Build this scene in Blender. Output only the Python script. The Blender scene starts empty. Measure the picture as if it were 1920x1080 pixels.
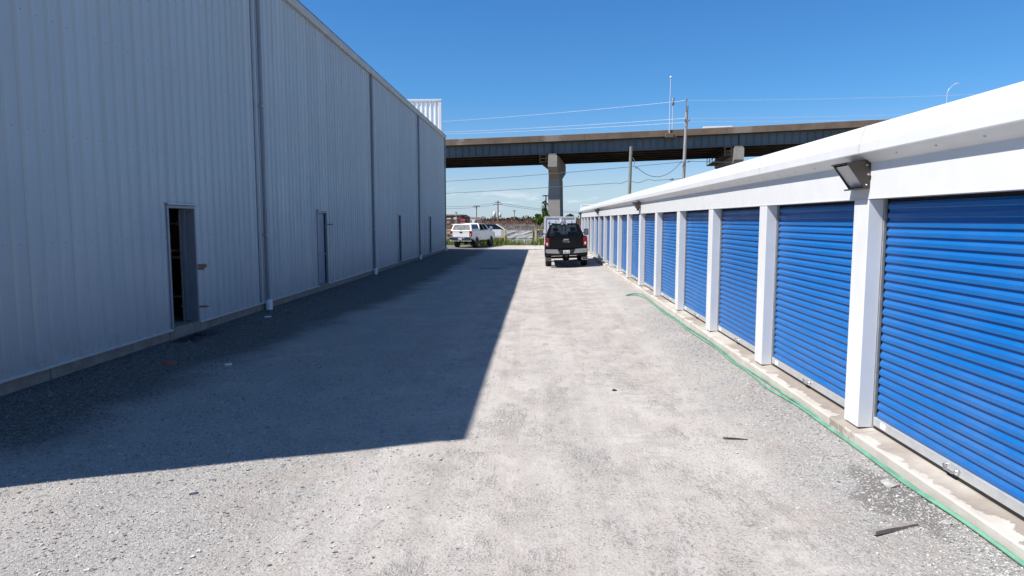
import bpy, bmesh, math, random
import numpy as np
from mathutils import Vector, Matrix, noise as mnoise
random.seed(7)
rng = np.random.default_rng(7)
R = math.radians
C = bpy.context.scene.collection
scene = bpy.context.scene

# ------------------------------------------------------------------ helpers
CAM_H, TH, PS, FPX = 2.34, .09919286, -.03876771, 1280.0
_fw = Vector((math.sin(PS)*math.cos(TH), math.cos(PS)*math.cos(TH), -math.sin(TH)))
_rt = Vector((math.cos(PS), -math.sin(PS), 0))
_up = _rt.cross(_fw)

def smooth(a, b, x):
    t = min(1, max(0, (x-a)/(b-a))); return t*t*(3-2*t)

def gz(x, y):
    """height of the gravel surface"""
    z = .10*smooth(1.3, 3.15, x) + .02*smooth(-4.8, -6.9, x)
    if y < 80:
        n = mnoise.noise(Vector((x*.35, y*.16, 3.1)))*.022 + mnoise.noise(Vector((x*1.3, y*.7, 8.0)))*.008
        z += n*smooth(-34, -20, x)*smooth(34, 20, x)*smooth(65, 56, y)
    return z

def link(o, parent=None):
    C.objects.link(o)
    if parent is not None: o.parent = parent
    return o

def tag(o, label=None, cat=None, group=None, kind=None):
    if label: o['label'] = label
    if cat: o['category'] = cat
    if group: o['group'] = group
    if kind: o['kind'] = kind
    return o

def thing(name, label, cat, loc=(0, 0, 0), rz=0, group=None):
    o = bpy.data.objects.new(name, None); o.empty_display_size = .3
    o.location = loc; o.rotation_euler = (0, 0, rz); link(o)
    return tag(o, label, cat, group)

def kids(o): return [c for c in bpy.data.objects if c.parent == o]

def copy_tree(o, parent=None):
    ch = kids(o)
    c = o.copy(); link(c)
    c.parent = parent
    for k in ch: copy_tree(k, c)
    return c

class MB:
    def __init__(s): s.v = []; s.f = []; s.sm = []
    def add(s, vs, fs, smooth=False):
        n = len(s.v); s.v += [tuple(v) for v in vs]
        for f in fs: s.f.append(tuple(i+n for i in f)); s.sm.append(smooth)
        return s
    def box(s, x0, x1, y0, y1, z0, z1):
        v = [(x, y, z) for z in (z0, z1) for y in (y0, y1) for x in (x0, x1)]
        return s.add(v, [(0,2,3,1),(4,5,7,6),(0,1,5,4),(2,6,7,3),(0,4,6,2),(1,3,7,5)])
    def bbox(s, x0, x1, y0, y1, z0, z1, b=.01, seg=1):
        bm = bmesh.new(); bmesh.ops.create_cube(bm, size=1)
        for v in bm.verts:
            v.co = ((x0+x1)/2+v.co.x*(x1-x0), (y0+y1)/2+v.co.y*(y1-y0), (z0+z1)/2+v.co.z*(z1-z0))
        bmesh.ops.bevel(bm, geom=bm.edges[:], offset=b, segments=seg, affect='EDGES')
        return s.from_bm(bm)
    def from_bm(s, bm, M=None, smooth=False):
        bm.verts.index_update()
        vs = [(M @ v.co) if M else v.co.copy() for v in bm.verts]
        s.add(vs, [[v.index for v in f.verts] for f in bm.faces], smooth); bm.free(); return s
    def quad(s, *p): return s.add(p, [tuple(range(len(p)))])
    def hexa(s, b, t):
        """eight-corner solid: bottom loop b[4], top loop t[4]"""
        return s.add(list(b)+list(t), [(3,2,1,0),(4,5,6,7)]+[(i,(i+1)%4,(i+1)%4+4,i+4) for i in range(4)])
    def prism(s, poly, axis, a, b, bevel=0, seg=1):
        """poly of 2-D points extruded along axis ('x': (y,z), 'y': (x,z), 'z': (x,y))"""
        def P(p, t): return {'x': (t, p[0], p[1]), 'y': (p[0], t, p[1]), 'z': (p[0], p[1], t)}[axis]
        n = len(poly)
        bm = bmesh.new()
        A = [bm.verts.new(P(p, a)) for p in poly]; B = [bm.verts.new(P(p, b)) for p in poly]
        fa = bm.faces.new(A); fb = bm.faces.new(B[::-1])
        for i in range(n): bm.faces.new((A[(i+1)%n], A[i], B[i], B[(i+1)%n]))
        if bevel:
            es = [e for f in (fa, fb) for e in f.edges]
            bmesh.ops.bevel(bm, geom=list(set(es)), offset=bevel, segments=seg, affect='EDGES')
        bmesh.ops.recalc_face_normals(bm, faces=bm.faces[:])
        return s.from_bm(bm)
    def tube(s, path, r, n=8, caps=True):
        path = [Vector(p) for p in path]; rs = r if isinstance(r, (list, tuple)) else [r]*len(path)
        rings = []; up = None
        for i, p in enumerate(path):
            d = (path[min(i+1, len(path)-1)]-path[max(i-1, 0)]).normalized()
            if up is None: up = Vector((0,0,1)) if abs(d.z) < .9 else Vector((1,0,0))
            a = d.cross(up).normalized(); b = a.cross(d); up = b
            rings.append([p+(a*math.cos(2*math.pi*k/n)+b*math.sin(2*math.pi*k/n))*rs[i] for k in range(n)])
        vs = [v for q in rings for v in q]; fs = []
        for i in range(len(path)-1):
            for k in range(n):
                fs.append((i*n+k, i*n+(k+1)%n, (i+1)*n+(k+1)%n, (i+1)*n+k))
        s.add(vs, fs, True)
        if caps: s.add(rings[0], [tuple(range(n))[::-1]]); s.add(rings[-1], [tuple(range(n))])
        return s
    def lathe(s, prof, center, axis='z', n=20, smooth=True):
        """prof: (r, t) along axis"""
        c = Vector(center); vs = []
        for r_, t in prof:
            for k in range(n):
                a = 2*math.pi*k/n; u, w = r_*math.cos(a), r_*math.sin(a)
                vs.append(c+Vector({'z': (u, w, t), 'x': (t, u, w), 'y': (w, t, u)}[axis]))
        fs = []
        for i in range(len(prof)-1):
            for k in range(n): fs.append((i*n+k, i*n+(k+1)%n, (i+1)*n+(k+1)%n, (i+1)*n+k))
        return s.add(vs, fs, smooth)
    def build(s, name, m, parent=None, off=None):
        me = bpy.data.meshes.new(name)
        if off is None:
            off = Vector((0,0,0)); p = parent
            while p is not None:
                off = off+p.location; p = p.parent
        o3 = Vector(off)
        me.from_pydata([tuple(Vector(v)-o3) for v in s.v], [], s.f)
        me.polygons.foreach_set('use_smooth', s.sm)
        me.update()
        bm = bmesh.new(); bm.from_mesh(me); bmesh.ops.recalc_face_normals(bm, faces=bm.faces[:]); bm.to_mesh(me); bm.free()
        me.materials.append(m)
        return link(bpy.data.objects.new(name, me), parent)

def raw(name, verts, faces, m, parent=None, smooth=False, mats=None, mi=None):
    """fast mesh from numpy arrays of equal-sided faces"""
    verts = np.asarray(verts, np.float32); faces = np.asarray(faces, np.int32)
    me = bpy.data.meshes.new(name); k = faces.shape[1]
    me.vertices.add(len(verts)); me.vertices.foreach_set('co', verts.ravel())
    me.loops.add(faces.size); me.loops.foreach_set('vertex_index', faces.ravel())
    me.polygons.add(len(faces)); me.polygons.foreach_set('loop_start', np.arange(0, faces.size, k, dtype=np.int32))
    me.polygons.foreach_set('use_smooth', np.full(len(faces), smooth))
    for mm in (mats or [m]): me.materials.append(mm)
    if mi is not None: me.polygons.foreach_set('material_index', np.asarray(mi, np.int32))
    me.update(calc_edges=True); me.validate()
    return link(bpy.data.objects.new(name, me), parent)

def text_obj(name, txt, size, m, parent, M, ext=.004):
    cu = bpy.data.curves.new(name, 'FONT'); cu.body = txt; cu.size = size; cu.extrude = ext
    cu.align_x = 'CENTER'; cu.align_y = 'CENTER'
    t = bpy.data.objects.new(name+'_src', cu); C.objects.link(t)
    dg = bpy.context.evaluated_depsgraph_get()
    me = bpy.data.meshes.new_from_object(t.evaluated_get(dg)); me.name = name
    bpy.data.objects.remove(t); bpy.data.curves.remove(cu)
    me.transform(M); me.materials.clear(); me.materials.append(m)
    return link(bpy.data.objects.new(name, me), parent)

# ------------------------------------------------------------------ materials
class NT:
    def __init__(s, m): s.t = m.node_tree; s.n = s.t.nodes; s.l = s.t.links
    def new(s, typ, **k):
        nd = s.n.new(typ)
        for a, v in k.items():
            if a == 'inp':
                for i, val in v.items():
                    if hasattr(val, 'is_output'): s.l.new(val, nd.inputs[i])
                    else: nd.inputs[i].default_value = val
            else: setattr(nd, a, v)
        return nd
    def math(s, op, a, b=0.0, c=0.0, clamp=False):
        nd = s.new('ShaderNodeMath', operation=op, use_clamp=clamp, inp={0: a, 1: b, 2: c}); return nd.outputs[0]
    def noise(s, vec, scale, detail=3, rough=.55, dist=0):
        nd = s.new('ShaderNodeTexNoise', inp={'Scale': scale, 'Detail': detail, 'Roughness': rough, 'Distortion': dist})
        if vec is not None: s.l.new(vec, nd.inputs['Vector'])
        return nd.outputs['Fac']
    def ramp(s, fac, a, b, lo=0.0, hi=1.0, smooth=True):
        nd = s.new('ShaderNodeMapRange', interpolation_type='SMOOTHSTEP' if smooth else 'LINEAR',
                   inp={'Value': fac, 'From Min': a, 'From Max': b, 'To Min': lo, 'To Max': hi}); return nd.outputs[0]
    def mix(s, fac, a, b, blend='MIX'):
        nd = s.new('ShaderNodeMix', data_type='RGBA', blend_type=blend)
        for i, val in ((0, fac), (6, a), (7, b)):
            if hasattr(val, 'is_output'): s.l.new(val, nd.inputs[i])
            else: nd.inputs[i].default_value = val if i == 0 else (*val[:3], 1)
        return nd.outputs[2]
    def scalevec(s, vec, sc):
        nd = s.new('ShaderNodeMapping', inp={'Scale': sc}); s.l.new(vec, nd.inputs['Vector']); return nd.outputs[0]

def new_mat(name):
    m = bpy.data.materials.new(name); m.use_nodes = True
    return m, NT(m), m.node_tree.nodes['Principled BSDF']

def mat(name, base, rough=.6, metal=0., var=.12, scale=6., bump=0., bscale=60., stretch=(1,1,1), tint=None, tscale=1.2, spec=None, coat=0.):
    """a procedural surface: base colour broken up by two noises, optional blotches of tint, optional bump"""
    m, n, b = new_mat(name)
    tc = n.new('ShaderNodeTexCoord').outputs['Object']
    v = n.scalevec(tc, stretch)
    f = n.noise(v, scale, 5, .6)
    lo = [c*(1-var) for c in base]; hi = [min(1, c*(1+var)) for c in base]
    col = n.mix(n.ramp(f, .3, .7), lo, hi)
    if tint:
        g = n.noise(v, tscale, 6, .65)
        col = n.mix(n.ramp(g, .48, .66), col, tint)
    n.l.new(col, b.inputs['Base Color'])
    rr = n.ramp(n.noise(v, scale*1.7, 3), .3, .7, max(0, rough-.06), min(1, rough+.06))
    n.l.new(rr, b.inputs['Roughness'])
    b.inputs['Metallic'].default_value = metal
    if spec is not None: b.inputs['Specular IOR Level'].default_value = spec
    if coat: b.inputs['Coat Weight'].default_value = coat; b.inputs['Coat Roughness'].default_value = .04
    if bump:
        bn = n.new('ShaderNodeBump', inp={'Strength': bump, 'Distance': .01, 'Height': n.noise(v, bscale, 4, .6)})
        n.l.new(bn.outputs[0], b.inputs['Normal'])
    return m

M = {}
M['white'] = mat('white_painted_metal', (.64, .65, .66), .38, 0, .025, 3, bump=.02, bscale=3)
def siding_material():
    m, n, b = new_mat('galvalume_siding')
    geo = n.new('ShaderNodeNewGeometry').outputs['Position']
    xyz = n.new('ShaderNodeSeparateXYZ', inp={0: geo}); Y, Z = xyz.outputs[1], xyz.outputs[2]
    panel = n.math('FLOOR', n.math('DIVIDE', n.math('SUBTRACT', Y, 4.68), .915))
    wn = n.new('ShaderNodeTexWhiteNoise', noise_dimensions='1D', inp={'W': panel}).outputs['Value']
    col = n.mix(wn, (.415, .455, .47), (.455, .495, .51))
    streak = n.noise(n.scalevec(geo, (1, 5, .22)), 1.6, 6, .6)
    col = n.mix(n.ramp(streak, .5, .75, 0, .28), col, (.34, .37, .385))
    sp = n.math('MULTIPLY', n.ramp(Z, .9, .2), n.ramp(n.noise(geo, 7, 6, .7), .42, .62))
    col = n.mix(n.math('MULTIPLY', sp, .35), col, (.33, .315, .29))
    n.l.new(col, b.inputs['Base Color']); b.inputs['Metallic'].default_value = .12
    n.l.new(n.ramp(n.noise(geo, .9, 4), .3, .7, .36, .5), b.inputs['Roughness'])
    bn = n.new('ShaderNodeBump', inp={'Strength': .35, 'Distance': .03, 'Height': n.noise(n.scalevec(geo, (1, 1.5, .5)), .9, 3)})
    n.l.new(bn.outputs[0], b.inputs['Normal']); return m
M['siding_white'] = mat('white_siding', (.78, .79, .80), .45, 0, .03, 2)
M['trim'] = mat('grey_white_trim', (.50, .50, .485), .5, 0, .05, 3)
M['gutter_grey'] = mat('grey_gutter', (.42, .42, .40), .5, 0, .05, 2)
M['spout'] = mat('grey_downspout', (.27, .29, .32), .4, .2, .06, 4)
M['pvc'] = mat('white_plastic_pipe', (.72, .73, .74), .45, 0, .05, 6)
M['conc'] = mat('foundation_concrete', (.27, .245, .21), .9, 0, .18, 5, bump=.35, bscale=40, tint=(.24, .21, .18), tscale=1.6)
def blue_material():
    m, n, b = new_mat('blue_door_paint')
    tc = n.new('ShaderNodeTexCoord').outputs['Object']
    z = n.new('ShaderNodeSeparateXYZ', inp={0: tc}).outputs[2]
    rnd = n.new('ShaderNodeObjectInfo').outputs['Random']
    col = n.mix(rnd, (.003, .108, .36), (.003, .122, .40))
    geo = n.new('ShaderNodeNewGeometry').outputs['Position']
    d = n.noise(n.scalevec(geo, (1, .8, 1.4)), 2.2, 6, .65)
    dust = n.math('MULTIPLY', n.ramp(z, 1.9, .3, .12, .5), n.ramp(d, .35, .7))  # dust and pale ground reflection painted in together, stronger toward the bottom
    col = n.mix(n.math('MULTIPLY', dust, .5), col, (.12, .18, .32))
    n.l.new(col, b.inputs['Base Color'])
    n.l.new(n.ramp(d, .3, .7, .30, .46), b.inputs['Roughness']); b.inputs['Specular IOR Level'].default_value = .38
    return m
M['alu'] = mat('aluminium_bar', (.55, .57, .59), .38, .5, .06, 8)
M['galv'] = mat('galvanised_jamb', (.42, .43, .45), .4, .6, .1, 12)
M['rubber'] = mat('black_rubber', (.012, .012, .013), .75, 0, .2, 20)
M['dark'] = mat('dark_interior', (.05, .048, .045), .8, 0, .3, 3)
M['bronze'] = mat('bronze_housing', (.045, .035, .03), .45, 0, .1, 10)
M['lens'] = mat('frosted_lens', (.44, .46, .47), .2, 0, .04, 12)
M['steel'] = mat('bright_steel', (.6, .6, .6), .3, .9, .05, 10)
M['wood'] = mat('raw_lumber', (.34, .22, .11), .8, 0, .25, 8, stretch=(6, 6, 1), bump=.1)
M['grey_wood'] = mat('weathered_wood', (.26, .22, .20), .85, 0, .3, 10, stretch=(8, 1, 8), bump=.3)
M['door_grey'] = mat('grey_steel_door', (.25, .29, .35), .5, .1, .06, 3)
M['hose'] = mat('green_hose_rubber', (.14, .31, .22), .45, 0, .25, 5)
M['tarp_black'] = mat('black_plastic', (.02, .02, .022), .5, 0, .3, 8)
M['brick_red'] = mat('red_brick_scrap', (.36, .10, .07), .85, 0, .25, 20)
M['scrap_white'] = mat('white_scrap', (.68, .68, .68), .7, 0, .1, 15)
M['rust'] = mat('dark_iron', (.07, .055, .05), .7, .4, .3, 20)
def parapet_material():
    m, n, b = new_mat('stained_parapet_concrete')
    geo = n.new('ShaderNodeNewGeometry').outputs['Position']
    xyz = n.new('ShaderNodeSeparateXYZ', inp={0: geo}); X, Z = xyz.outputs[0], xyz.outputs[2]
    col = n.mix(n.ramp(n.noise(geo, .5, 5), .3, .7), (.135, .095, .068), (.185, .135, .098))
    col = n.mix(n.ramp(n.noise(n.scalevec(geo, (1, 1, .3)), 1.6, 6, .7), .52, .7, 0, .5), col, (.10, .075, .058))
    w = n.noise(geo, 1.4, 5, .7)
    for px, wd in ((1.9, 1.6), (26.3, 1.5), (-10.8, .7), (50.5, 1.6)):
        d = n.math('ABSOLUTE', n.math('SUBTRACT', X, px)); d = n.math('ADD', d, n.math('MULTIPLY', n.math('SUBTRACT', w, .5), 2.6))
        col = n.mix(n.ramp(d, wd, wd*.4, 0, .6), col, (.30, .255, .215))
    jn = n.math('ABSOLUTE', n.math('SUBTRACT', n.math('FRACT', n.math('DIVIDE', X, 6.1)), .5))
    col = n.mix(n.ramp(jn, .492, .498, 0, .7), col, (.06, .05, .042))
    n.l.new(col, b.inputs['Base Color']); b.inputs['Roughness'].default_value = .9
    return m
M['parapet'] = parapet_material()
M['deck'] = mat('deck_concrete', (.20, .18, .16), .9, 0, .15, .4, tint=(.30, .28, .25), tscale=.3)
M['girder'] = mat('blue_grey_steel', (.115, .145, .165), .6, 0, .14, .35, stretch=(1, 1, .4))
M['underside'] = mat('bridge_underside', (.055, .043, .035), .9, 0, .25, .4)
M['pier'] = mat('pier_concrete', (.32, .30, .265), .9, 0, .09, .5, bump=.15, bscale=5, tint=(.27, .25, .22), tscale=.35)
M['pole_wood'] = mat('grey_pole_wood', (.30, .275, .26), .9, 0, .18, 3, stretch=(3, 3, .4))
M['pole_green'] = mat('treated_pole_wood', (.22, .23, .185), .9, 0, .18, 3, stretch=(3, 3, .4))
M['wire_pale'] = mat('bare_wire', (.5, .52, .58), .5, .2, .05, 1)
M['wire_dark'] = mat('dark_cable', (.07, .08, .09), .6, 0, .1, 1)
M['insul'] = mat('insulator', (.22, .20, .22), .4, 0, .1, 5)
M['mast'] = mat('pale_mast', (.62, .62, .66), .4, .3, .05, 3)
M['yellow'] = mat('yellow_fence_paint', (.62, .48, .05), .5, 0, .12, 6)
M['sheet'] = mat('grey_white_tarp', (.52, .52, .50), .65, 0, .12, 1.2, stretch=(1, 1, .5))
M['sign_white'] = mat('white_board', (.82, .82, .82), .5, 0, .02, 3)
M['black_paint'] = mat('black_car_paint', (.004, .004, .0045), .3, 0, .1, 3, spec=.25)
M['white_paint'] = mat('white_car_paint', (.74, .74, .74), .3, 0, .03, 3, coat=.5)
def tinted(name, tr, base):
    m, n, b = new_mat(name)
    nz = n.noise(n.new('ShaderNodeTexCoord').outputs['Object'], 3, 3)
    n.l.new(n.ramp(nz, .3, .7, .03, .09), b.inputs['Roughness']); b.inputs['Base Color'].default_value = (*base, 1)
    tp = n.new('ShaderNodeBsdfTransparent', inp={'Color': (.82, .86, .88, 1)})
    mx = n.new('ShaderNodeMixShader', inp={0: tr}); n.l.new(b.outputs[0], mx.inputs[1]); n.l.new(tp.outputs[0], mx.inputs[2])
    n.l.new(mx.outputs[0], m.node_tree.nodes['Material Output'].inputs['Surface']); return m
M['glass'] = tinted('tinted_glass', .62, (.008, .01, .012))
M['dark_glass'] = mat('black_glass', (.012, .015, .018), .06, 0, .1, 2, spec=.6)
M['grey_glass'] = mat('dusty_grey_glass', (.11, .12, .125), .25, 0, .12, 3)
M['blue_glass'] = mat('sky_lit_glass', (.12, .17, .25), .15, 0, .12, 3)
M['chrome'] = mat('chrome', (.45, .45, .46), .2, 1, .04, 6)
M['red_lens'] = mat('red_lens', (.26, .006, .008), .18, 0, .1, 10)
M['clear_lens'] = mat('clear_lens', (.75, .74, .72), .15, 0, .05, 10)
M['tyre'] = mat('tyre_rubber', (.018, .018, .018), .85, 0, .25, 12)
M['rim'] = mat('dark_rim', (.10, .10, .105), .4, .7, .1, 10)
M['rim_black'] = mat('black_rim', (.03, .03, .032), .4, .5, .1, 10)
M['chassis'] = mat('chassis', (.015, .015, .015), .8, 0, .2, 8)
M['seat'] = mat('seat_cloth', (.16, .15, .14), .9, 0, .15, 8)
M['plate'] = mat('plate_white', (.7, .72, .75), .5, 0, .04, 12)
M['ink'] = mat('plate_ink', (.05, .08, .25), .5, 0, .1, 12)
M['brick'] = mat('dark_brick', (.17, .075, .06), .9, 0, .25, 1.2)
M['roof_dark'] = mat('dark_roof', (.06, .06, .065), .8, 0, .2, .6)
M['pane'] = mat('window_pane', (.05, .06, .08), .15, 0, .2, 2)
M['stop_red'] = mat('stop_red', (.55, .02, .03), .45, 0, .06, 3)
M['bark'] = mat('bark', (.11, .085, .065), .9, 0, .3, 6, bump=.4)
M['container'] = mat('container_paint', (.60, .62, .66), .5, 0, .05, 3, stretch=(1, 1, .3))
M['container_panel'] = mat('container_panel', (.64, .71, .76), .4, 0, .04, 3)

M['siding'] = siding_material(); M['blue'] = blue_material()
def leaf_mat(name, a, b):
    m, n, p = new_mat(name)
    oi = n.new('ShaderNodeNewGeometry').outputs['Random Per Island']
    pos = n.new('ShaderNodeTexCoord').outputs['Object']
    f = n.math('ADD', n.math('MULTIPLY', oi, .6), n.math('MULTIPLY', n.noise(pos, .6, 3), .4))
    n.l.new(n.mix(n.ramp(f, .2, .8), a, b), p.inputs['Base Color'])
    p.inputs['Roughness'].default_value = .75
    p.inputs['Specular IOR Level'].default_value = .15
    return m
M['leaf'] = leaf_mat('bush_leaves', (.035, .07, .012), (.13, .19, .035))
M['tree_far'] = leaf_mat('far_tree_leaves', (.025, .045, .022), (.06, .085, .035))
M['reed_pale'] = leaf_mat('pale_reed', (.25, .21, .175), (.42, .37, .315))
M['reed_red'] = leaf_mat('red_reed', (.19, .085, .06), (.36, .195, .135))
M['grass'] = leaf_mat('weeds', (.05, .085, .015), (.20, .24, .06))
M['grass_dry'] = leaf_mat('dry_grass', (.20, .17, .09), (.34, .30, .18))

def ground_material():
    m, n, b = new_mat('dusty_gravel')
    geo = n.new('ShaderNodeNewGeometry').outputs['Position']
    xyz = n.new('ShaderNodeSeparateXYZ', inp={0: geo}); X, Y = xyz.outputs[0], xyz.outputs[1]
    st = n.scalevec(geo, (1, .22, 1))           # patches drawn out along the driving direction
    big = n.noise(st, .55, 5, .6); mid = n.noise(n.scalevec(geo, (1, .5, 1)), 1.7, 8, .74)
    blot = n.noise(geo, 3.2, 8, .76)
    fine = n.noise(geo, 26, 5, .75); grit = n.noise(geo, 90, 3, .7)
    w = n.math('MULTIPLY', n.math('SUBTRACT', mid, .5), 3.2)
    xl = n.math('ADD', X, w)
    w2 = n.math('MULTIPLY', n.math('SUBTRACT', mid, .5), 1.5)
    xr = n.math('ADD', X, w2)
    left = n.ramp(xl, -.9, -3.0); right = n.ramp(xr, 1.75, 2.55)
    patch = n.ramp(mid, .52, .66, 0, .75)
    G = n.math('MAXIMUM', n.math('MAXIMUM', left, right), patch, clamp=True)     # loose gravel against packed dust
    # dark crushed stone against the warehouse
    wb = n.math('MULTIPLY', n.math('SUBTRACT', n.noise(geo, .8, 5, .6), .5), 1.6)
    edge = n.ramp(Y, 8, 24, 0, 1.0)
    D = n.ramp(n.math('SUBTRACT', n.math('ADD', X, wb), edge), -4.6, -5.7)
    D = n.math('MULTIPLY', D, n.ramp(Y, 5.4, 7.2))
    v1 = n.new('ShaderNodeTexVoronoi', inp={'Scale': 52, 'Vector': geo, 'Randomness': 1.0})
    v2 = n.new('ShaderNodeTexVoronoi', inp={'Scale': 115, 'Vector': geo})
    h1 = n.new('ShaderNodeSeparateColor', inp={0: v1.outputs['Color']}).outputs[0]
    h2 = n.new('ShaderNodeSeparateColor', inp={0: v2.outputs['Color']}).outputs[1]
    track = n.noise(n.scalevec(geo, (1.5, .055, 1)), 1.05, 5, .65, 1.2)        # wheel tracks drawn out along the lane
    dust = n.mix(n.ramp(big, .32, .68), (.52, .48, .455), (.62, .59, .565))
    dust = n.mix(n.ramp(track, .48, .64, 0, .5), dust, (.66, .64, .62))
    dust = n.mix(n.ramp(track, .50, .34, 0, .30), dust, (.40, .385, .37))
    pat = n.noise(n.scalevec(geo, (.85, .6, 1)), 1.5, 10, .78)
    dust = n.mix(n.ramp(pat, .51, .63, 0, .55), dust, (.37, .355, .34))
    dust = n.mix(n.ramp(pat, .47, .37, 0, .5), dust, (.70, .68, .66))
    dust = n.mix(n.ramp(blot, .52, .70, 0, .55), dust, (.38, .365, .35))
    pink = n.ramp(n.noise(n.scalevec(geo, (1, .35, 1)), .9, 4, .6), .56, .72, 0, .4)
    dust = n.mix(pink, dust, (.56, .475, .425))
    tread = n.new('ShaderNodeTexWave', wave_type='BANDS', bands_direction='Y', inp={'Scale': 1.5, 'Distortion': 9.0, 'Detail': 5.0, 'Detail Scale': 2.2, 'Vector': geo}).outputs['Fac']
    tmask = n.math('MULTIPLY', n.ramp(n.noise(n.scalevec(geo, (1.0, .3, 1)), 1.1, 3), .54, .62), n.ramp(tread, .55, .9))
    dust = n.mix(n.math('MULTIPLY', tmask, .3), dust, (.33, .315, .30))
    speck = n.noise(geo, 48, 4, .8)
    dust = n.mix(n.math('MULTIPLY', n.ramp(speck, .52, .60), n.ramp(pat, .40, .58, .30, 1.0)), dust, (.22, .21, .20))
    st1 = n.mix(n.ramp(h1, 0, 1, smooth=False), (.24, .24, .24), (.76, .75, .735))
    st2 = n.mix(n.ramp(h2, 0, 1, smooth=False), (.28, .275, .27), (.72, .705, .69))
    grav = n.mix(.55, st1, st2)
    grav = n.mix(n.ramp(fine, .56, .66, 0, .5), grav, (.19, .185, .18))
    grav = n.mix(n.ramp(n.noise(n.scalevec(geo, (1, .7, 1)), 1.0, 7, .72), .47, .60, .0, .85), grav, (.60, .58, .555))
    tan = n.ramp(n.noise(n.scalevec(geo, (1, .8, 1)), .75, 8, .72), .50, .64, 0, .6)
    grav = n.mix(tan, grav, n.mix(fine, (.36, .30, .25), (.62, .55, .49)))
    coarse = n.noise(geo, 13, 6, .75)
    grav = n.mix(n.ramp(coarse, .55, .67, 0, .6), grav, (.21, .205, .20))
    grav = n.mix(n.ramp(coarse, .47, .36, 0, .55), grav, (.66, .65, .635))
    col = n.mix(n.math('MULTIPLY', G, n.ramp(fine, .36, .58, .45, 1.0)), dust, grav)
    # damp dark ground by the kerb
    kx = n.math('ABSOLUTE', n.math('SUBTRACT', X, 2.9)); ky = n.math('ABSOLUTE', n.math('SUBTRACT', Y, 5.45))
    kd = n.math('ADD', n.math('MULTIPLY', kx, 2.2), n.math('MULTIPLY', ky, .9)); kd = n.math('ADD', kd, n.math('MULTIPLY', n.math('SUBTRACT', blot, .5), 1.6))
    col = n.mix(n.ramp(kd, .9, .45, 0, .7), col, (.17, .155, .14))
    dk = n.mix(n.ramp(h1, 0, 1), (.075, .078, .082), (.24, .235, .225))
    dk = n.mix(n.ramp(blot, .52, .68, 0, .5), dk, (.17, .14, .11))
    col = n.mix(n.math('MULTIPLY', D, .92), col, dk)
    # an oily damp patch up the alley
    px = n.math('ABSOLUTE', n.math('SUBTRACT', X, -2.4)); py = n.math('ABSOLUTE', n.math('SUBTRACT', Y, 33.0))
    pm = n.math('MULTIPLY', n.ramp(px, 1.0, .3), n.ramp(py, .7, .2))
    pm = n.math('MULTIPLY', pm, n.ramp(blot, .42, .55))
    col = n.mix(n.math('MULTIPLY', pm, .8), col, (.05, .05, .055))
    col = n.mix(n.ramp(grit, .3, .7, .0, .22), col, (.25, .245, .24))
    col = n.mix(1.0, col, (.845, .828, .81), 'MULTIPLY')
    n.l.new(col, b.inputs['Base Color'])
    b.inputs['Roughness'].default_value = .95; b.inputs['Specular IOR Level'].default_value = .15
    hh = n.math('ADD', n.math('MULTIPLY', n.math('SUBTRACT', 1.0, v1.outputs['Distance']), n.math('MULTIPLY', n.math('MAXIMUM', G, D), .45)),
                n.math('ADD', n.math('MULTIPLY', fine, .8), n.math('MULTIPLY', speck, .5)))
    hh = n.math('ADD', hh, n.math('MULTIPLY', n.math('SUBTRACT', 1.0, v2.outputs['Distance']), n.math('MULTIPLY', G, .35)))
    hh = n.math('ADD', hh, n.math('ADD', n.math('MULTIPLY', blot, .9), n.math('MULTIPLY', n.noise(geo, 13, 6, .75), n.math('MULTIPLY', G, 1.6))))
    bn = n.new('ShaderNodeBump', inp={'Strength': .9, 'Distance': .017, 'Height': hh})
    n.l.new(bn.outputs[0], b.inputs['Normal'])
    return m
M['gravel'] = ground_material()

def stone_material():
    m, n, b = new_mat('loose_stone')
    r_ = n.new('ShaderNodeNewGeometry').outputs['Random Per Island']
    lite = n.mix(n.ramp(r_, 0, 1, smooth=False), (.20, .198, .193), (.56, .545, .525))
    dark = n.mix(n.ramp(r_, 0, 1, smooth=False), (.05, .052, .055), (.32, .315, .30))
    xyz = n.new('ShaderNodeSeparateXYZ', inp={0: n.new('ShaderNodeNewGeometry').outputs['Position']})
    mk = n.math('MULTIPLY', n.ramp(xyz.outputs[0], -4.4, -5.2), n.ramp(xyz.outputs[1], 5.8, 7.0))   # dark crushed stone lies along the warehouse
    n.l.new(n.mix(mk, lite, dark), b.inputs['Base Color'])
    b.inputs['Roughness'].default_value = .9
    return m
M['stone'] = stone_material()

def stained_curb_material():
    m, n, b = new_mat('kerb_concrete')
    geo = n.new('ShaderNodeNewGeometry').outputs['Position']
    xyz = n.new('ShaderNodeSeparateXYZ', inp={0: geo})
    f = n.noise(geo, 3, 5, .6)
    col = n.mix(n.ramp(f, .3, .7), (.43, .40, .36), (.52, .485, .445))
    # rain-washed dirt on the ledge, with a ragged lower edge
    w = n.math('MULTIPLY', n.math('SUBTRACT', n.noise(n.scalevec(geo, (1, 1.6, 1)), 1.1, 7, .66, .8), .5), .55)
    led = n.ramp(n.math('ADD', xyz.outputs[0], w), 3.235, 3.25)
    st = n.mix(n.noise(n.scalevec(geo, (1, 3, 1)), 4, 6, .7, 1.2), (.13, .108, .09), (.34, .29, .245))
    col = n.mix(n.math('MULTIPLY', led, n.ramp(n.noise(geo, .6, 4), .38, .56, .15, .85)), col, st)
    n.l.new(col, b.inputs['Base Color']); b.inputs['Roughness'].default_value = .9
    bn = n.new('ShaderNodeBump', inp={'Strength': .25, 'Distance': .01, 'Height': n.noise(geo, 45, 5, .7)})
    n.l.new(bn.outputs[0], b.inputs['Normal'])
    return m
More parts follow.
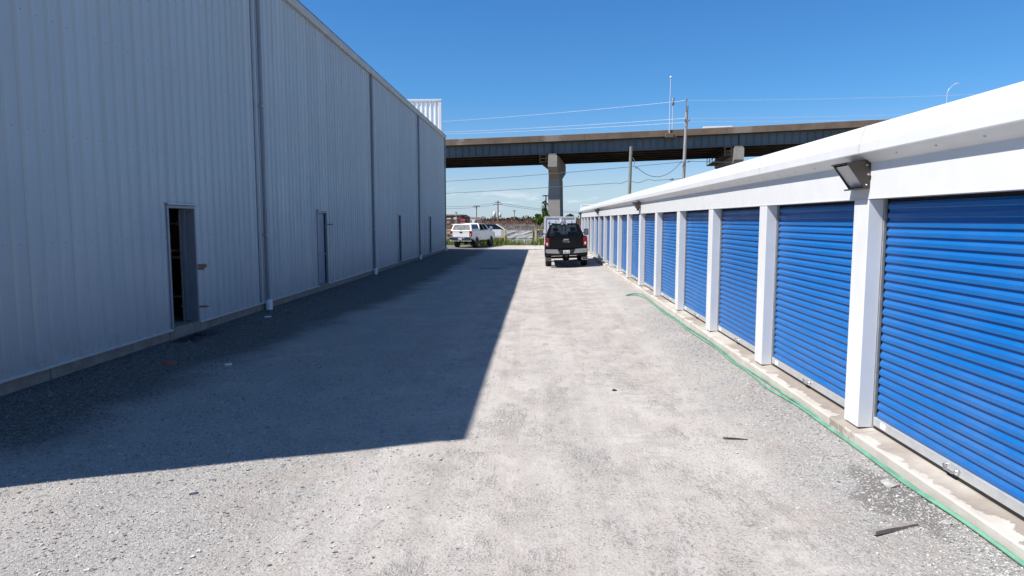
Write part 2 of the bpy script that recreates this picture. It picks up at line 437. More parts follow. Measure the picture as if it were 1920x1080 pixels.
M['kerb'] = stained_curb_material()
M['rock'] = mat('grey_rock', (.36, .345, .33), .9, 0, .2, 25, bump=.4, bscale=40)
M['earth'] = mat('field_earth', (.20, .165, .115), .95, 0, .25, .15, tint=(.13, .14, .06), tscale=.06)
M['road'] = mat('far_road_asphalt', (.09, .09, .092), .9, 0, .15, 1.5)

# ------------------------------------------------------------------ ground
g = MB().quad((-2500, -400, -.12), (2500, -400, -.12), (2500, 4000, -.12), (-2500, 4000, -.12)).build('ground', M['earth'])
tag(g, kind='structure')
xs = np.unique(np.concatenate([np.linspace(-45, -8, 20), np.arange(-8, 4.01, .12), np.linspace(4, 45, 20)]))
ys = np.unique(np.concatenate([np.linspace(-25, 2, 14), np.arange(2, 16, .12), np.arange(16, 35, .25), np.linspace(35, 65.2, 50)]))
V = [(x, y, gz(x, y)) for y in ys for x in xs]; nx = len(xs)
idx = np.arange(len(V)).reshape(len(ys), nx)
F = np.stack([idx[:-1, :-1], idx[:-1, 1:], idx[1:, 1:], idx[1:, :-1]], -1).reshape(-1, 4)
tag(raw('gravel_lot', V, F, M['gravel'], smooth=True), kind='structure')
tag(MB().quad((-300, 150, -.02), (300, 150, -.02), (300, 158, -.02), (-300, 158, -.02)).build('road', M['road']), kind='structure')

# loose stones lying on the lot, too many to count
def stones():
    base = []
    bm = bmesh.new(); bmesh.ops.create_cube(bm, size=1.3); bmesh.ops.bevel(bm, geom=bm.verts[:], offset=.38, affect='VERTICES'); bmesh.ops.triangulate(bm, faces=bm.faces[:])
    bv = np.array([v.co[:] for v in bm.verts]); bf = np.array([[v.index for v in f.verts] for f in bm.faces]); bm.free()
    vs, fs = [], []; n = 0
    def put(x, y, s):
        nonlocal n
        d = rng.normal(1, .28, (len(bv), 1)); p = bv*d*np.array([s*rng.uniform(.7, 1.4), s*rng.uniform(.7, 1.3), s*rng.uniform(.4, .8)])
        a = rng.uniform(0, 6.28); c, q = math.cos(a), math.sin(a)
        p = np.stack([p[:, 0]*c-p[:, 1]*q, p[:, 0]*q+p[:, 1]*c, p[:, 2]], 1)
        vs.append(p+np.array([x, y, gz(x, y)+s*.12])); fs.append(bf+n); n += len(bv)
    def sz(a=.006, b=.02): return (a+(b-a)*rng.beta(1.0, 3.6))*.88
    for _ in range(26000):                        # rough gravel, near left
        y = 3.6+rng.beta(1, 1.6)*9; x = rng.uniform(-7.0, .3)
        if rng.random() < smooth(-.2, -3.2, x+rng.normal(0, .5)): put(x, y, sz(.004, .024))
    for _ in range(12000):                        # along the kerb
        y = 3.8+rng.beta(1, 1.5)*14; x = 3.15-abs(rng.normal(0, .42)); put(x, y, sz(.005, .019))
    for _ in range(6000):                        # strewn over the packed middle
        y = 3.8+rng.beta(1, 2)*16; x = rng.uniform(-5, 3); put(x, y, sz(.003, .012))
    for _ in range(5000):                        # against the warehouse footing
        y = rng.uniform(6, 24); x = -7.05+abs(rng.normal(0, .8)); put(x, y, sz(.008, .03))
    o = raw('loose_gravel', np.concatenate(vs), np.concatenate(fs), M['stone'])
    tag(o, 'small loose stones strewn over the gravel lot', 'gravel', kind='stuff')
stones()

# ------------------------------------------------------------------ warehouse (left)
WX, Y0W, Y1W, ZB, ZT = -7.1, 4.68, 51.75, .215, 8.44
wh = thing('metal_warehouse', 'tall grey ribbed metal warehouse in shade along the left of the gravel alley', 'warehouse', (WX, 28, 0))
DOORS = [(12.87, 13.83), (21.74, 22.65), (34.2, 35.05), (44.05, 44.9)]
DZ = 2.57

def rib_run(mb, y0, y1, z0, z1, x=WX, pitch=.305, h=.042):
    """trapezoid ribs along y, sheet facing +x"""
    pts = [(x, y0)]; k = math.ceil((y0-Y0W)/pitch)
    while True:
        c = Y0W+k*pitch+.05
        if c+.06 > y1: break
        if c-.06 > y0:
            hh = h if k % 3 == 0 else h*.8
            pts += [(x, c-.055), (x+hh, c-.028), (x+hh, c+.028), (x, c+.055)]
            if k % 3 == 0: pts += [(x-.0, c+.075), (x-.006, c+.078), (x, c+.082)]
        k += 1
    pts.append((x, y1)); n = len(pts)
    mb.add([(p[0], p[1], z) for z in (z0, z1) for p in pts], [(i, i+1, n+i+1, n+i) for i in range(n-1)])
m = MB(); cur = Y0W
for a, b in DOORS:
    rib_run(m, cur, a-.06, ZB, DZ+.06); cur = b+.06
rib_run(m, cur, Y1W, ZB, DZ+.06); rib_run(m, Y0W, Y1W, DZ+.06, ZT)
sd = m.build('wall_siding', M['siding'], wh)
# screw heads on the ribs
m = MB(); k = 0
while Y0W+k*.305+.05 < Y1W-.1 and k < 110:
    c = Y0W+k*.305+.05
    for z in (.32, 2.0, 3.6, 5.2, 6.8, 8.2):
        if any(a-.1 < c < b+.1 and z < 2.7 for a, b in DOORS): continue
        if (k*7+int(z*10)) % 5 == 0: continue
        m.box(WX+.026, WX+.036, c+.055, c+.068, z, z+.013)
    k += 1
tag(m.build('siding_screw', M['door_grey'], wh), kind='stuff')
# rest of the shell
RX = WX-24
m = MB()
m.prism([(WX-.02, 0), (RX, 0), (RX, ZT), ((WX+RX)/2, ZT+1.1), (WX-.02, ZT)], 'y', Y0W, Y0W+.15)
m.build('end_wall', M['siding'], wh)
m = MB(); m.prism([(WX-.02, 0), (RX, 0), (RX, ZT), ((WX+RX)/2, ZT+1.1), (WX-.02, ZT)], 'y', Y1W-.15, Y1W); m.build('end_wall', M['siding'], wh)
MB().box(RX-.1, RX, Y0W, Y1W, 0, ZT).build('back_wall', M['siding'], wh)
m = MB(); t = .08
for a, b in ((WX-.02, ZT), (RX, ZT)):
    mid = ((WX+RX)/2, ZT+1.1)
    m.hexa([(a, Y0W-.05, b+.06), (a, Y1W+.05, b+.06), (mid[0], Y1W+.05, mid[1]+.06), (mid[0], Y0W-.05, mid[1]+.06)],
           [(a, Y0W-.05, b+.06+t), (a, Y1W+.05, b+.06+t), (mid[0], Y1W+.05, mid[1]+.06+t), (mid[0], Y0W-.05, mid[1]+.06+t)])
m.build('roof', M['siding'], wh)
MB().box(RX+.05, WX-.16, Y0W+.16, Y1W-.16, .0, .235).build('floor_slab', M['conc'], wh)
m = MB(); y = Y0W-.02
while y < Y1W:
    y2 = min(y+2.44, Y1W+.02); m.bbox(WX-.45, WX-.012-.006*(int(y*3) % 2), y, y2-.012, -.4, ZB-.004+.004*(int(y) % 2), .008); y = y2
m.box(WX-.44, WX-.04, Y0W, Y1W, -.4, ZB-.02)
for a, b in DOORS: m.bbox(WX-.43, WX+.003, a-.08, b+.10, -.4, .245, .006)      # concrete sills under the doors
m.build('foundation', M['conc'], wh)
m = MB(); cur = Y0W
for a, b in DOORS+[(Y1W, Y1W)]:
    m.prism([(WX-.01, ZB-.012), (WX+.052, ZB-.012), (WX+.052, ZB+.006), (WX+.03, ZB+.022), (WX-.01, ZB+.022)], 'y', cur, a-.06); cur = b+.07
m.build('base_trim', M['trim'], wh)
m = MB()
m.prism([(WX-.05, ZT+.19), (WX-.05, ZT-.03), (WX+.02, ZT-.05), (WX+.125, ZT-.05), (WX+.15, ZT-.02), (WX+.15, ZT+.17), (WX+.128, ZT+.19)], 'y', Y0W-.02, Y1W+.06)
gt = m.build('gutter', M['gutter_grey'], wh)
m = MB().box(WX-.02, WX+.156, Y0W-.02, Y1W+.06, ZT+.191, ZT+.205); m.build('gutter_lip', M['spout'], gt)
MB().bbox(WX+.02, WX+.06, Y1W-.12, Y1W+.02, ZB, ZT-.06, .005).build('corner_trim', M['trim'], wh)
MB().bbox(WX+.02, WX+.06, Y0W-.02, Y0W+.12, ZB, ZT-.06, .005).build('corner_trim', M['trim'], wh)
for y in (17.08, 39.9):                                                # panel-joint trims beside the downspouts
    MB().bbox(WX+.0, WX+.04, y-.05, y+.04, ZB+.02, ZT-.07, .006).build('joint_trim', M['spout'], wh)
for y in (5.6, 17.36, 29.04, 40.30, 51.62):
    m = MB(); m.bbox(WX+.045, WX+.122, y-.045, y+.045, .20, ZT-.06, .012)
    for q in (-.03, .0, .03): m.box(WX+.121, WX+.126, y+q-.006, y+q+.006, .25, ZT-.08)
    d = m.build('downspout', M['spout'], wh)
    for z in (1.96, 5.2):
        MB().bbox(WX+.03, WX+.148, y-.09, y+.075, z-.025, z+.025, .005).build('bracket', M['galv'], d)
    m = MB().lathe([(.06, .29), (.08, .275), (.088, .25), (.088, -.15)], (WX+.10, y+.02, 0), 'z', 20)
    m.lathe([(.02, .292), (.06, .29)], (WX+.10, y+.02, 0), 'z', 20)
    m.build('drain_boot', M['pvc'], d)
# doors: first one open
for i, (a, b) in enumerate(DOORS):
    m = MB(); x0, x1 = WX-.16, WX+.036
    m.bbox(x0, x1, a-.058, a-.004, .246, DZ, .004); m.bbox(x0, x1, b+.004, b+.058, .246, DZ, .004); m.bbox(x0, x1, a-.058, b+.058, DZ, DZ+.055, .004)
    fr = m.build('door_frame', M['spout'], wh)
    MB().bbox(WX-.02, WX+.085, a-.10, b+.13, DZ+.062, DZ+.10, .005).build('drip_cap', M['galv'], fr)
    if i == 0:
        m = MB(); m.bbox(WX-.24, WX-.165, b-.004, b+.05, .26, DZ, .004); m.bbox(WX-.24, WX-.165, a-.05, a+.004, .26, DZ, .004); m.bbox(WX-.24, WX-.165, a-.05, b+.05, DZ-.004, DZ+.05, .004)
        m.build('reveal_lining', M['door_grey'], fr)
        for z0, z1 in ((.75, .79), (1.55, 1.60), (2.25, 2.29)): MB().box(WX-.60, WX-.29, b-.09, b-.05, z0, z1).build('door_brace', M['bark'], wh)
        MB().box(WX-.275, WX-.243, b-.05, b-.01, .24, 2.55).build('door_stud', M['grey_wood'], wh)
        for q in ((WX-.30, WX+.20, b+.075, b+.115, 1.36, 1.43), (WX-.35, WX+.13, b+.12, b+.15, 1.31, 1.35), (WX-.40, WX+.20, b+.08, b+.12, .52, .56)):
            MB().bbox(*q, .004).build('wood_shim', M['wood'], wh)
    else:
        m = MB(); m.bbox(WX-.10, WX-.055, a, b-.05, .26, DZ-.01, .004)
        dr = m.build('door', M['door_grey'], wh)
        MB().tube([(WX-.055, b-.16, 1.22), (WX+.01, b-.16, 1.22), (WX+.012, b-.28, 1.22)], .012, 6).build('handle', M['steel'], dr)
        if i == 1:
            MB().bbox(WX-.1, WX+.22, b+.07, b+.11, 2.17, 2.21, .004).build('wood_shim', M['wood'], wh)
        MB().box(WX-.09, WX-.03, b-.045, b+.0, .26, DZ-.01).build('door_gap_seal', M['rubber'], wh)
# white ribbed false front standing above the far end of the roof
m = MB(); PX0, PX1, PY, PZ0, PZ1 = -19.0, -7.24, 51.45, 8.5, 11.22
pts = []; x = PX0
while x < PX1-.1:
    pts += [(x, PY), (x+.20, PY), (x+.215, PY-.07), (x+.285, PY-.07), (x+.30, PY)]; x += .335
pts.append((PX1, PY)); n = len(pts)
m.add([(p[0], p[1], z) for z in (PZ0, PZ1-.1) for p in pts], [(i, i+1, n+i+1, n+i) for i in range(n-1)])
m.box(PX0, PX1, PY+.03, PY+.16, PZ0, PZ1-.1)
par = m.build('parapet', M['siding_white'], wh)
MB().bbox(PX0-.05, PX1+.03, PY-.12, PY+.2, PZ1-.1, PZ1+.02, .01).build('parapet_cap', M['white'], par)
MB().bbox(PX1-.2, PX1+.02, PY-.09, PY+.18, PZ0, PZ1-.105, .01).build('parapet_corner', M['white'], par)

# ------------------------------------------------------------------ storage building (right)
SX, SY0, SP = 3.274, 7.27, 3.048
KMIN, KMAX = -3, 15
yA, yB = SY0+KMIN*SP-.31, SY0+KMAX*SP
ZS, ZL = .225, 2.547
st = thing('storage_building', 'low white self storage building with a row of blue roll-up doors along the right', 'storage building', (SX, 28, 0))
m = MB()
yy = yA-.1
while yy < yB:
    y2 = min(yy+SP, yB+.12)
    m.prism([(3.19, -.4), (3.19, .185), (3.203, .198), (3.30, .205), (3.42, ZS-.003), (3.60, ZS-.003), (3.60, -.4)], 'y', yy, y2-.006); yy = y2
m.box(3.205, 3.59, yA-.08, yB+.1, -.39, .18)
m.box(3.6, 9.3, yA, yB, -.3, .20)
m.build('foundation_kerb', M['kerb'], st)
pil = None
for k in range(KMIN, KMAX+1):
    yf = SY0+k*SP
    m = MB(); m.bbox(SX, SX+.15, yf-.31, yf, ZS, ZL+.0, .006)
    m.box(SX+.151, SX+.5, yf-.28, yf-.03, ZS, ZL)
    pil = m.build('pillar', M['white'], st)
    MB().box(SX+.151, SX+.176, yf-.332, yf-.2805, ZS, ZL-.002).build('door_track', M['galv'], pil)
    MB().box(SX+.151, SX+.176, yf-.0295, yf+.022, ZS, ZL-.002).build('door_track', M['galv'], pil)
m = MB()
m.box(SX, SX+.15, yA, yB, ZL+.001, 3.02)
m.box(SX-.004, SX+.0, yA, yB, ZL+.001, ZL+.012)
m.build('fascia_panel', M['white'], st)
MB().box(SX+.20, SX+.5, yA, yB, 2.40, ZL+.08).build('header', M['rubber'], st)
# eave gutter
m = MB()
prof = [(SX-.001, 2.90), (3.155, 2.985), (3.150, 2.995), (3.150, 3.085), (3.158, 3.10), (3.205, 3.245), (3.215, 3.258), (3.30, 3.262), (3.30, 2.90)]
m.prism(prof, 'y', yA-.1, yB+.1)
gut = m.build('eave_gutter', M['white'], st)
for k in range(KMIN, KMAX+1):
    y = SY0+k*SP-.32
    a = [(p[0]+(-.004 if p[0] < 3.25 else 0), p[1]+(.004 if p[1] > 3.2 else (-.004 if p[1] < 3 else 0))) for p in prof[:8]]
    m = MB(); m.add([(p[0], y, p[1]) for p in a]+[(p[0], y+.014, p[1]) for p in a], [(i, i+1, i+9, i+8) for i in range(7)])
    m.build('gutter_seam', M['white'], gut)
m = MB(); y = yA
while y < yB: m.lathe([(.001, -.004), (.012, -.003), (.012, .002)], (3.215, y, 2.94), 'z', 6); y += .61
tag(m.build('gutter_rivet', M['galv'], gut), kind='stuff')
m = MB(); m.hexa([(3.30, yA-.1, 3.20), (3.30, yB+.1, 3.20), (9.4, yB+.1, 3.34), (9.4, yA-.1, 3.34)], [(3.30, yA-.1, 3.258), (3.30, yB+.1, 3.258), (9.4, yB+.1, 3.42), (9.4, yA-.1, 3.42)])
y = yA
while y < yB: m.hexa([(4.6, y, 3.29), (4.6, y+.05, 3.29), (9.39, y+.05, 3.419), (9.39, y, 3.419)], [(4.6, y+.01, 3.33), (4.6, y+.04, 3.33), (9.39, y+.04, 3.46), (9.39, y+.01, 3.46)]); y += .61
m.build('roof', M['white'], st)
MB().box(9.2, 9.3, yA, yB, .2, 3.3).build('back_wall', M['siding_white'], st)
MB().box(SX+.152, 9.2, yB-.14, yB-.005, ZS, 3.22).build('end_wall', M['siding_white'], st); MB().box(SX+.152, 9.2, yA+.005, yA+.14, ZS, 3.22).build('end_wall', M['siding_white'], st)
m = MB().bbox(SX-.02, 9.4, yB+.11, yB+.42, 3.0, 3.54, .02); m.build('end_parapet', M['white'], st)
MB().box(SX+.06, 4.2, yB+.105, yB+.112, 3.46, 3.475).build('parapet_seam', M['rust'], st)

# one roll-up door, in a frame whose origin is the far front corner of its bay; then copied along the row
def curtain():
    W, pit, z0, z1 = SP-.31+.0, .0875, ZS+.115, 2.45
    rows = []; z = z0
    prof = [(.018, .0), (.0185, .005), (.001, .010), (-.001, .015), (-.001, .045), (.001, .049), (.017, .070), (.018, .074)]
    while z < z1:
        rows += [(dx, z+dz) for dx, dz in prof]; z += pit
    mb = MB(); n = len(rows)
    mb.add([(SX+.165+dx, y, zz) for y in (-W+.055, -.055) for dx, zz in rows], [(i, i+1, n+i+1, n+i) for i in range(n-1)])
    return mb, W
mb, DW = curtain()
def part0(mb, name, m_, parent): return mb.build(name, m_, parent, off=(SX, 0, 0))
proto = part0(mb, 'roll_up_door', M['blue'], st)
b_ = part0(MB().bbox(SX+.150, SX+.185, -DW+.02, -.02, ZS+.028, ZS+.118, .006), 'bottom_bar', M['alu'], proto)
part0(MB().box(SX+.156, SX+.180, -DW+.02, -.02, ZS+.002, ZS+.027), 'bottom_seal', M['rubber'], proto)
yc = -DW/2
part0(MB().tube([(SX+.150, yc-.09, ZS+.085), (SX+.120, yc-.085, ZS+.085), (SX+.112, yc-.06, ZS+.06), (SX+.112, yc+.06, ZS+.06), (SX+.120, yc+.085, ZS+.085), (SX+.150, yc+.09, ZS+.085)], .010, 8), 'handle', M['steel'], proto)
m = MB().box(SX+.1485, SX+.1502, -.26, -.16, ZS+.045, ZS+.10); stk = part0(m, 'sticker', M['sign_white'], proto)
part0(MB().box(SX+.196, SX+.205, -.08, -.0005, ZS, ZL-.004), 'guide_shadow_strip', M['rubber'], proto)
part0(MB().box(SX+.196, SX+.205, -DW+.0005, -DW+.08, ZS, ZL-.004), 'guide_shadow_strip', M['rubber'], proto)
first = True; OPEN = 13
for k in range(KMIN+1, KMAX+1):
    yend = SY0+k*SP-.31
    if k == OPEN: continue
    d = proto if first else copy_tree(proto, st)
    d.parent = st; d.location = (0, yend-28, 0); first = False
    for c in kids(d): c.location = (0, 0, 0)
yo = SY0+OPEN*SP-.31
m = MB().lathe([(.16, -DW+.1), (.16, -.1)], (SX+.42, yo, 2.40), 'y', 16); m.build('rolled_door', M['blue'], st)['label'] = 'door rolled up above a dark open unit'
m = MB(); 
for k in range(KMIN, KMAX+1):
    yf = SY0+k*SP; m.box(SX+.5, 9.2, yf-.17, yf-.14, .2, 3.2)
m.build('partition', M['dark'], st)

# wall-pack lights
def wall_light():
    t = thing('wall_light', 'x', 'wall light')
    # origin: wall plane at z of the housing bottom; faces -x
    sidep = [(0, 0), (-.10, -.02), (-.135, -.02), (-.135, .0), (-.10, .01), (-.245, .225), (-.25, .245), (-.235, .25), (0, .27)]
    m = MB(); w = .17
    shell = [(0, 0), (-.05, 0), (-.13, .10), (-.25, .235), (-.25, .25), (0, .275)]
    side = [(0, 0), (-.055, 0), (-.225, .235), (-.25, .25), (0, .275)]
    m.prism([(p[0], p[1]) for p in side], 'y', -w, -w+.012); m.prism(side, 'y', w-.012, w)
    m.prism([(0, .258), (-.245, .236), (-.25, .25), (0, .276)], 'y', -w+.012, w-.012)
    m.prism([(0, -.002), (-.10, -.016), (-.105, -.001), (0, .014)], 'y', -w+.002, w-.002)
    m.box(-.02, 0, -w+.012, w-.012, .0, .262)
    hs = m.build('housing', M['bronze'], t)
    m = MB(); m.prism([(-.022, .02), (-.045, .016), (-.203, .225), (-.022, .245)], 'y', -w+.018, w-.018); m.build('lens', M['lens'], t)
    m = MB()
    for z in (.03, .225): m.lathe([(.001, -.006), (.009, -.005), (.009, 0)], (-.035, -w, z), 'y', 8)
    m.build('screw', M['steel'], hs)
    MB().lathe([(.001, -.02), (.014, -.018), (.014, 0)], (-.02, -w, .13), 'y', 8).build('photocell', M['insul'], hs)
    return t
wl = wall_light()
WL = [(0, 'largest wall light, bronze with frosted lens, under the near gutter beside the nearest door'),
      (5, 'dark bronze wall light second from the camera under the white eave'),
      (10, 'small dark wall light third along the eave, above the parked black pickup roof line'),
      (15, 'tiny dark wall light at the far end corner of the storage building')]
for i, (k, lab) in enumerate(WL):
    o = wl if i == 0 else copy_tree(wl)
    o.location = (SX-.004, SY0+k*SP-.155, 2.655); o['label'] = lab; o['group'] = 'wall lights under the storage eave'

# ------------------------------------------------------------------ lot clutter
def hose_run(pts, wob, seed):
    pts = [Vector((x, y, 0)) for x, y in pts]; out = []
    for i in range(len(pts)-1):
        p0, p1, p2, p3 = pts[max(i-1, 0)], pts[i], pts[i+1], pts[min(i+2, len(pts)-1)]
        for j in range(6):
            t = j/6; p = .5*((2*p1)+(p2-p0)*t+(2*p0-5*p1+4*p2-p3)*t*t+(3*p1-p0-3*p2+p3)*t**3)
            x = min(3.170, p.x+wob*mnoise.noise(Vector((seed, p.y*.9, 0))))
            out.append((x, p.y, gz(x, p.y)+.018+.012*abs(mnoise.noise(Vector((p.y*.7, seed, 1))))))
    return out
kerb_run = [(3.14, 7.23), (3.14, 6.3), (3.14, 5.55), (3.155, 5.05), (3.16, 4.41), (3.155, 3.4), (3.15, 2)]
h1 = MB().tube(hose_run([(2.62, 20.45), (2.8, 20.75), (3.12, 20.7), (3.13, 19.5), (3.07, 17.2), (3.09, 15.7), (3.10, 14.4), (3.13, 13.3), (3.155, 12.7), (3.165, 12.0), (3.14, 11.25), (3.11, 10.58), (3.15, 9.9), (3.16, 9.15), (3.165, 8.2)]+kerb_run, .015, 1.3), .0150, 8).build('garden_hose', M['hose'])
tag(h1, 'green hose strand nearest the concrete kerb, running the length of the doors', 'hose', 'green hoses along the kerb')
h2 = MB().tube(hose_run([(2.62, 20.42), (2.9, 20.45), (3.05, 19.6), (3.02, 16.8), (3.05, 14.9), (3.03, 13.9), (3.07, 12.75), (3.12, 11.7), (3.06, 10.8), (3.09, 10.0), (3.05, 9.06), (3.13, 8.2)]+[(x-.028, y) for x, y in kerb_run], .02, 5.7), .0140, 8).build('garden_hose', M['hose'])
tag(h2, 'green hose strand on the gravel side, with a loop at its far end', 'hose', 'green hoses along the kerb')

def lying(name, label, cat, p, q, w, h, m_):
    a = Vector((*p, 0)); b = Vector((*q, 0)); d = b-a; L = d.length
    mb = MB(); bm = bmesh.new(); bmesh.ops.create_cube(bm, size=1)
    bmesh.ops.subdivide_edges(bm, edges=[e for e in bm.edges if abs((e.verts[0].co-e.verts[1].co).x) > .5], cuts=6)
    for v in bm.verts:
        j = mnoise.noise(v.co*3+a)*.25
        v.co = Vector((v.co.x*L+j*.04, v.co.y*w*(1+j)+j*w*.4, (v.co.z+.5)*h*(1+j)))
    mb.from_bm(bm)
    o = mb.build(name, m_); mid = (a+b)/2
    o.location = (mid.x, mid.y, gz(mid.x, mid.y)+.002); o.rotation_euler.z = math.atan2(d.y, d.x)
    return tag(o, label, cat)
lying('wood_stake', 'splintered grey wooden stake lying on the gravel at the lower right', 'stake', (2.43, 4.83), (2.80, 4.97), .034, .03, M['grey_wood'])
lying('iron_rod', 'short thin dark rod lying on the packed gravel before the near doors', 'rod', (1.96, 7.11), (2.2, 7.05), .016, .014, M['rust'])
lying('broken_brick', 'red broken brick piece in the shaded gravel near the warehouse', 'brick', (-6.05, 10.6), (-5.92, 10.70), .06, .04, M['brick_red'])
lying('scrap_piece', 'white scrap piece on the shaded gravel right of the red brick', 'scrap', (-5.03, 10.62), (-4.95, 10.68), .05, .03, M['scrap_white'])
lying('scrap_piece', 'small white scrap chip below the nearest downspout drain', 'scrap', (-6.55, 15.95), (-6.42, 16.05), .05, .03, M['scrap_white'])
def rock(label, x, y, s, m_=None, flat=.6):
    bm = bmesh.new(); bmesh.ops.create_icosphere(bm, subdivisions=2, radius=1)
    sd_ = random.random()*50
    for v in bm.verts:
        k = 1+.45*mnoise.noise(v.co*1.1+Vector((sd_, 0, 0)))+.2*mnoise.noise(v.co*2.7+Vector((0, sd_, 0)))
        v.co = Vector((v.co.x*s*k, v.co.y*s*.8*k, v.co.z*s*flat*k))
    o = MB().from_bm(bm).build('rock', m_ or M['rock']); o.location = (x, y, gz(x, y)+s*flat*.35); o.rotation_euler.z = random.random()*6
    tag(o, label, 'rock', 'larger stones on the lot')
rock('grey stone on the sunlit gravel just past the shadow, lower left', -2.96, 5.55, .042)
rock('pale flat stone beside the hose near the front pillar', 2.87, 6.47, .06, None, .3)
rock('long pale stone slab against the hose at the right', 2.98, 5.72, .075, None, .35)
rock('rounded pale stone under the hose at the right edge of the gravel', 3.02, 4.98, .036)
rock('dark lone stone on the pale packed gravel, right of centre', 1.05, 9.25, .035, M['rust'])
# crumpled black plastic by the open door
def plastic():
    nx_, ny_ = 22, 12; V_, F_ = [], []
    for j in range(ny_):
        for i in range(nx_):
            u, v = i/(nx_-1)-.5, j/(ny_-1)-.5
            x = -6.78+v*.42+.10*mnoise.noise(Vector((u*4, v*4, 1))); y = 13.25+u*1.35+.16*mnoise.noise(Vector((u*3, v*5, 7)))
            z = gz(x, y)+.008+.10*max(0, mnoise.noise(Vector((u*7, v*6, 3)))+.15)*(1-4*v*v)*(1-3.2*u*u)
            V_.append((x, y, z))
    for j in range(ny_-1):
        for i in range(nx_-1): F_.append((j*nx_+i, j*nx_+i+1, (j+1)*nx_+i+1, (j+1)*nx_+i))
    n_ = len(V_); V2 = V_+[(x, y, z-.004) for x, y, z in V_]; F2 = F_+[tuple(n_+i for i in f[::-1]) for f in F_]
    tag(raw('plastic_sheet', V2, F2, M['tarp_black'], smooth=True), 'crumpled black plastic sheet below the open warehouse door', 'plastic sheet')
plastic()

# ------------------------------------------------------------------ vehicles (facing +y, rear at y=0)
def wheel(parent, x, y, r, w, side, rimm):
    t = MB(); s_ = side
    pr_ = [(r*.60, -w/2), (r*.90, -w/2), (r*.985, -w*.36), (r, -w*.2), (r, w*.2), (r*.985, w*.36), (r*.90, w/2), (r*.60, w/2)]
    t.lathe(pr_, (x, y, r), 'x', 28)
    for k in range(28):
        a = 2*math.pi*k/28; c, s2 = math.cos(a), math.sin(a); q = r*.995
        ux, uy = -s2, c
        for (xa, xb) in ((-w*.42, -w*.1), (w*.1, w*.42)):
            b = [(x+xx, y+c*q+ux*tt, r+s2*q+uy*tt) for xx, tt in ((xa, -.03), (xb, -.03), (xb, .03), (xa, .03))]
            t2 = [(px, y+(py-y)*1.02, r+(pz-r)*1.02) for px, py, pz in b]; t.hexa(b, t2)
    wo = thing_part('wheel', parent, (0, 0, 0), t, M['tyre'])
    m_ = MB().lathe([(r*.61, w*.30*s_), (r*.60, w*.42*s_), (r*.52, w*.40*s_), (r*.46, w*.2*s_), (r*.2, w*.28*s_), (.001, w*.30*s_)], (x, y, r), 'x', 20)
    for k in range(6):
        a = 2*math.pi*k/6; c, s2 = math.cos(a), math.sin(a)
        m_.tube([(x+w*.3*s_, y+c*r*.15, r+s2*r*.15), (x+w*.34*s_, y+c*r*.54, r+s2*r*.54)], .03, 6)
    m_.lathe([(r*.6, -w*.3*s_), (.001, -w*.3*s_)], (x, y, r), 'x', 20)
    m_.build('rim', rimm, wo)
def thing_part(name, parent, loc, mb, m_): return mb.build(name, m_, parent)

def arc(cy, cz, r, a0, a1, n=9):
    return [(cy+r*math.cos(R(a0+(a1-a0)*i/n)), cz+r*math.sin(R(a0+(a1-a0)*i/n))) for i in range(n+1)]
def frust(mb, b, t, bevel=.03):
    """tapered cab block: b,t = (x half width, y0, y1, z)"""
    bm = bmesh.new()
    B = [bm.verts.new(p) for p in ((-b[0], b[1], b[3]), (b[0], b[1], b[3]), (b[0], b[2], b[3]), (-b[0], b[2], b[3]))]
    T = [bm.verts.new(p) for p in ((-t[0], t[1], t[3]), (t[0], t[1], t[3]), (t[0], t[2], t[3]), (-t[0], t[2], t[3]))]
    bm.faces.new(B[::-1]); bm.faces.new(T)
    for i in range(4): bm.faces.new((B[i], B[(i+1)%4], T[(i+1)%4], T[i]))
    es = [e for e in bm.edges if any(v in T for v in e.verts)]
    bmesh.ops.bevel(bm, geom=es, offset=bevel, segments=3, affect='EDGES')
    mb.from_bm(bm)
def on_face(b, t, face, u0, u1, v0, v1, d=.006):
    """quad on a frustum face: u across 0..1, v up 0..1, pushed out by d"""
    B = [Vector(p) for p in ((-b[0], b[1], b[3]), (b[0], b[1], b[3]), (b[0], b[2], b[3]), (-b[0], b[2], b[3]))]
    T = [Vector(p) for p in ((-t[0], t[1], t[3]), (t[0], t[1], t[3]), (t[0], t[2], t[3]), (-t[0], t[2], t[3]))]
    i = {'rear': 0, 'right': 1, 'front': 2, 'left': 3}[face]; j = (i+1) % 4
    nrm = (B[j]-B[i]).cross(T[i]-B[i]).normalized()
    def P(u, v): return B[i].lerp(B[j], u).lerp(T[i].lerp(T[j], u), v)+nrm*d
    if not isinstance(u0, tuple): u0 = (u0, u0); u1 = (u1, u1)
    q = [P(u0[0], v0), P(u1[0], v0), P(u1[1], v1), P(u0[1], v1)]
    return q, [p-nrm*(d+.012) for p in q]

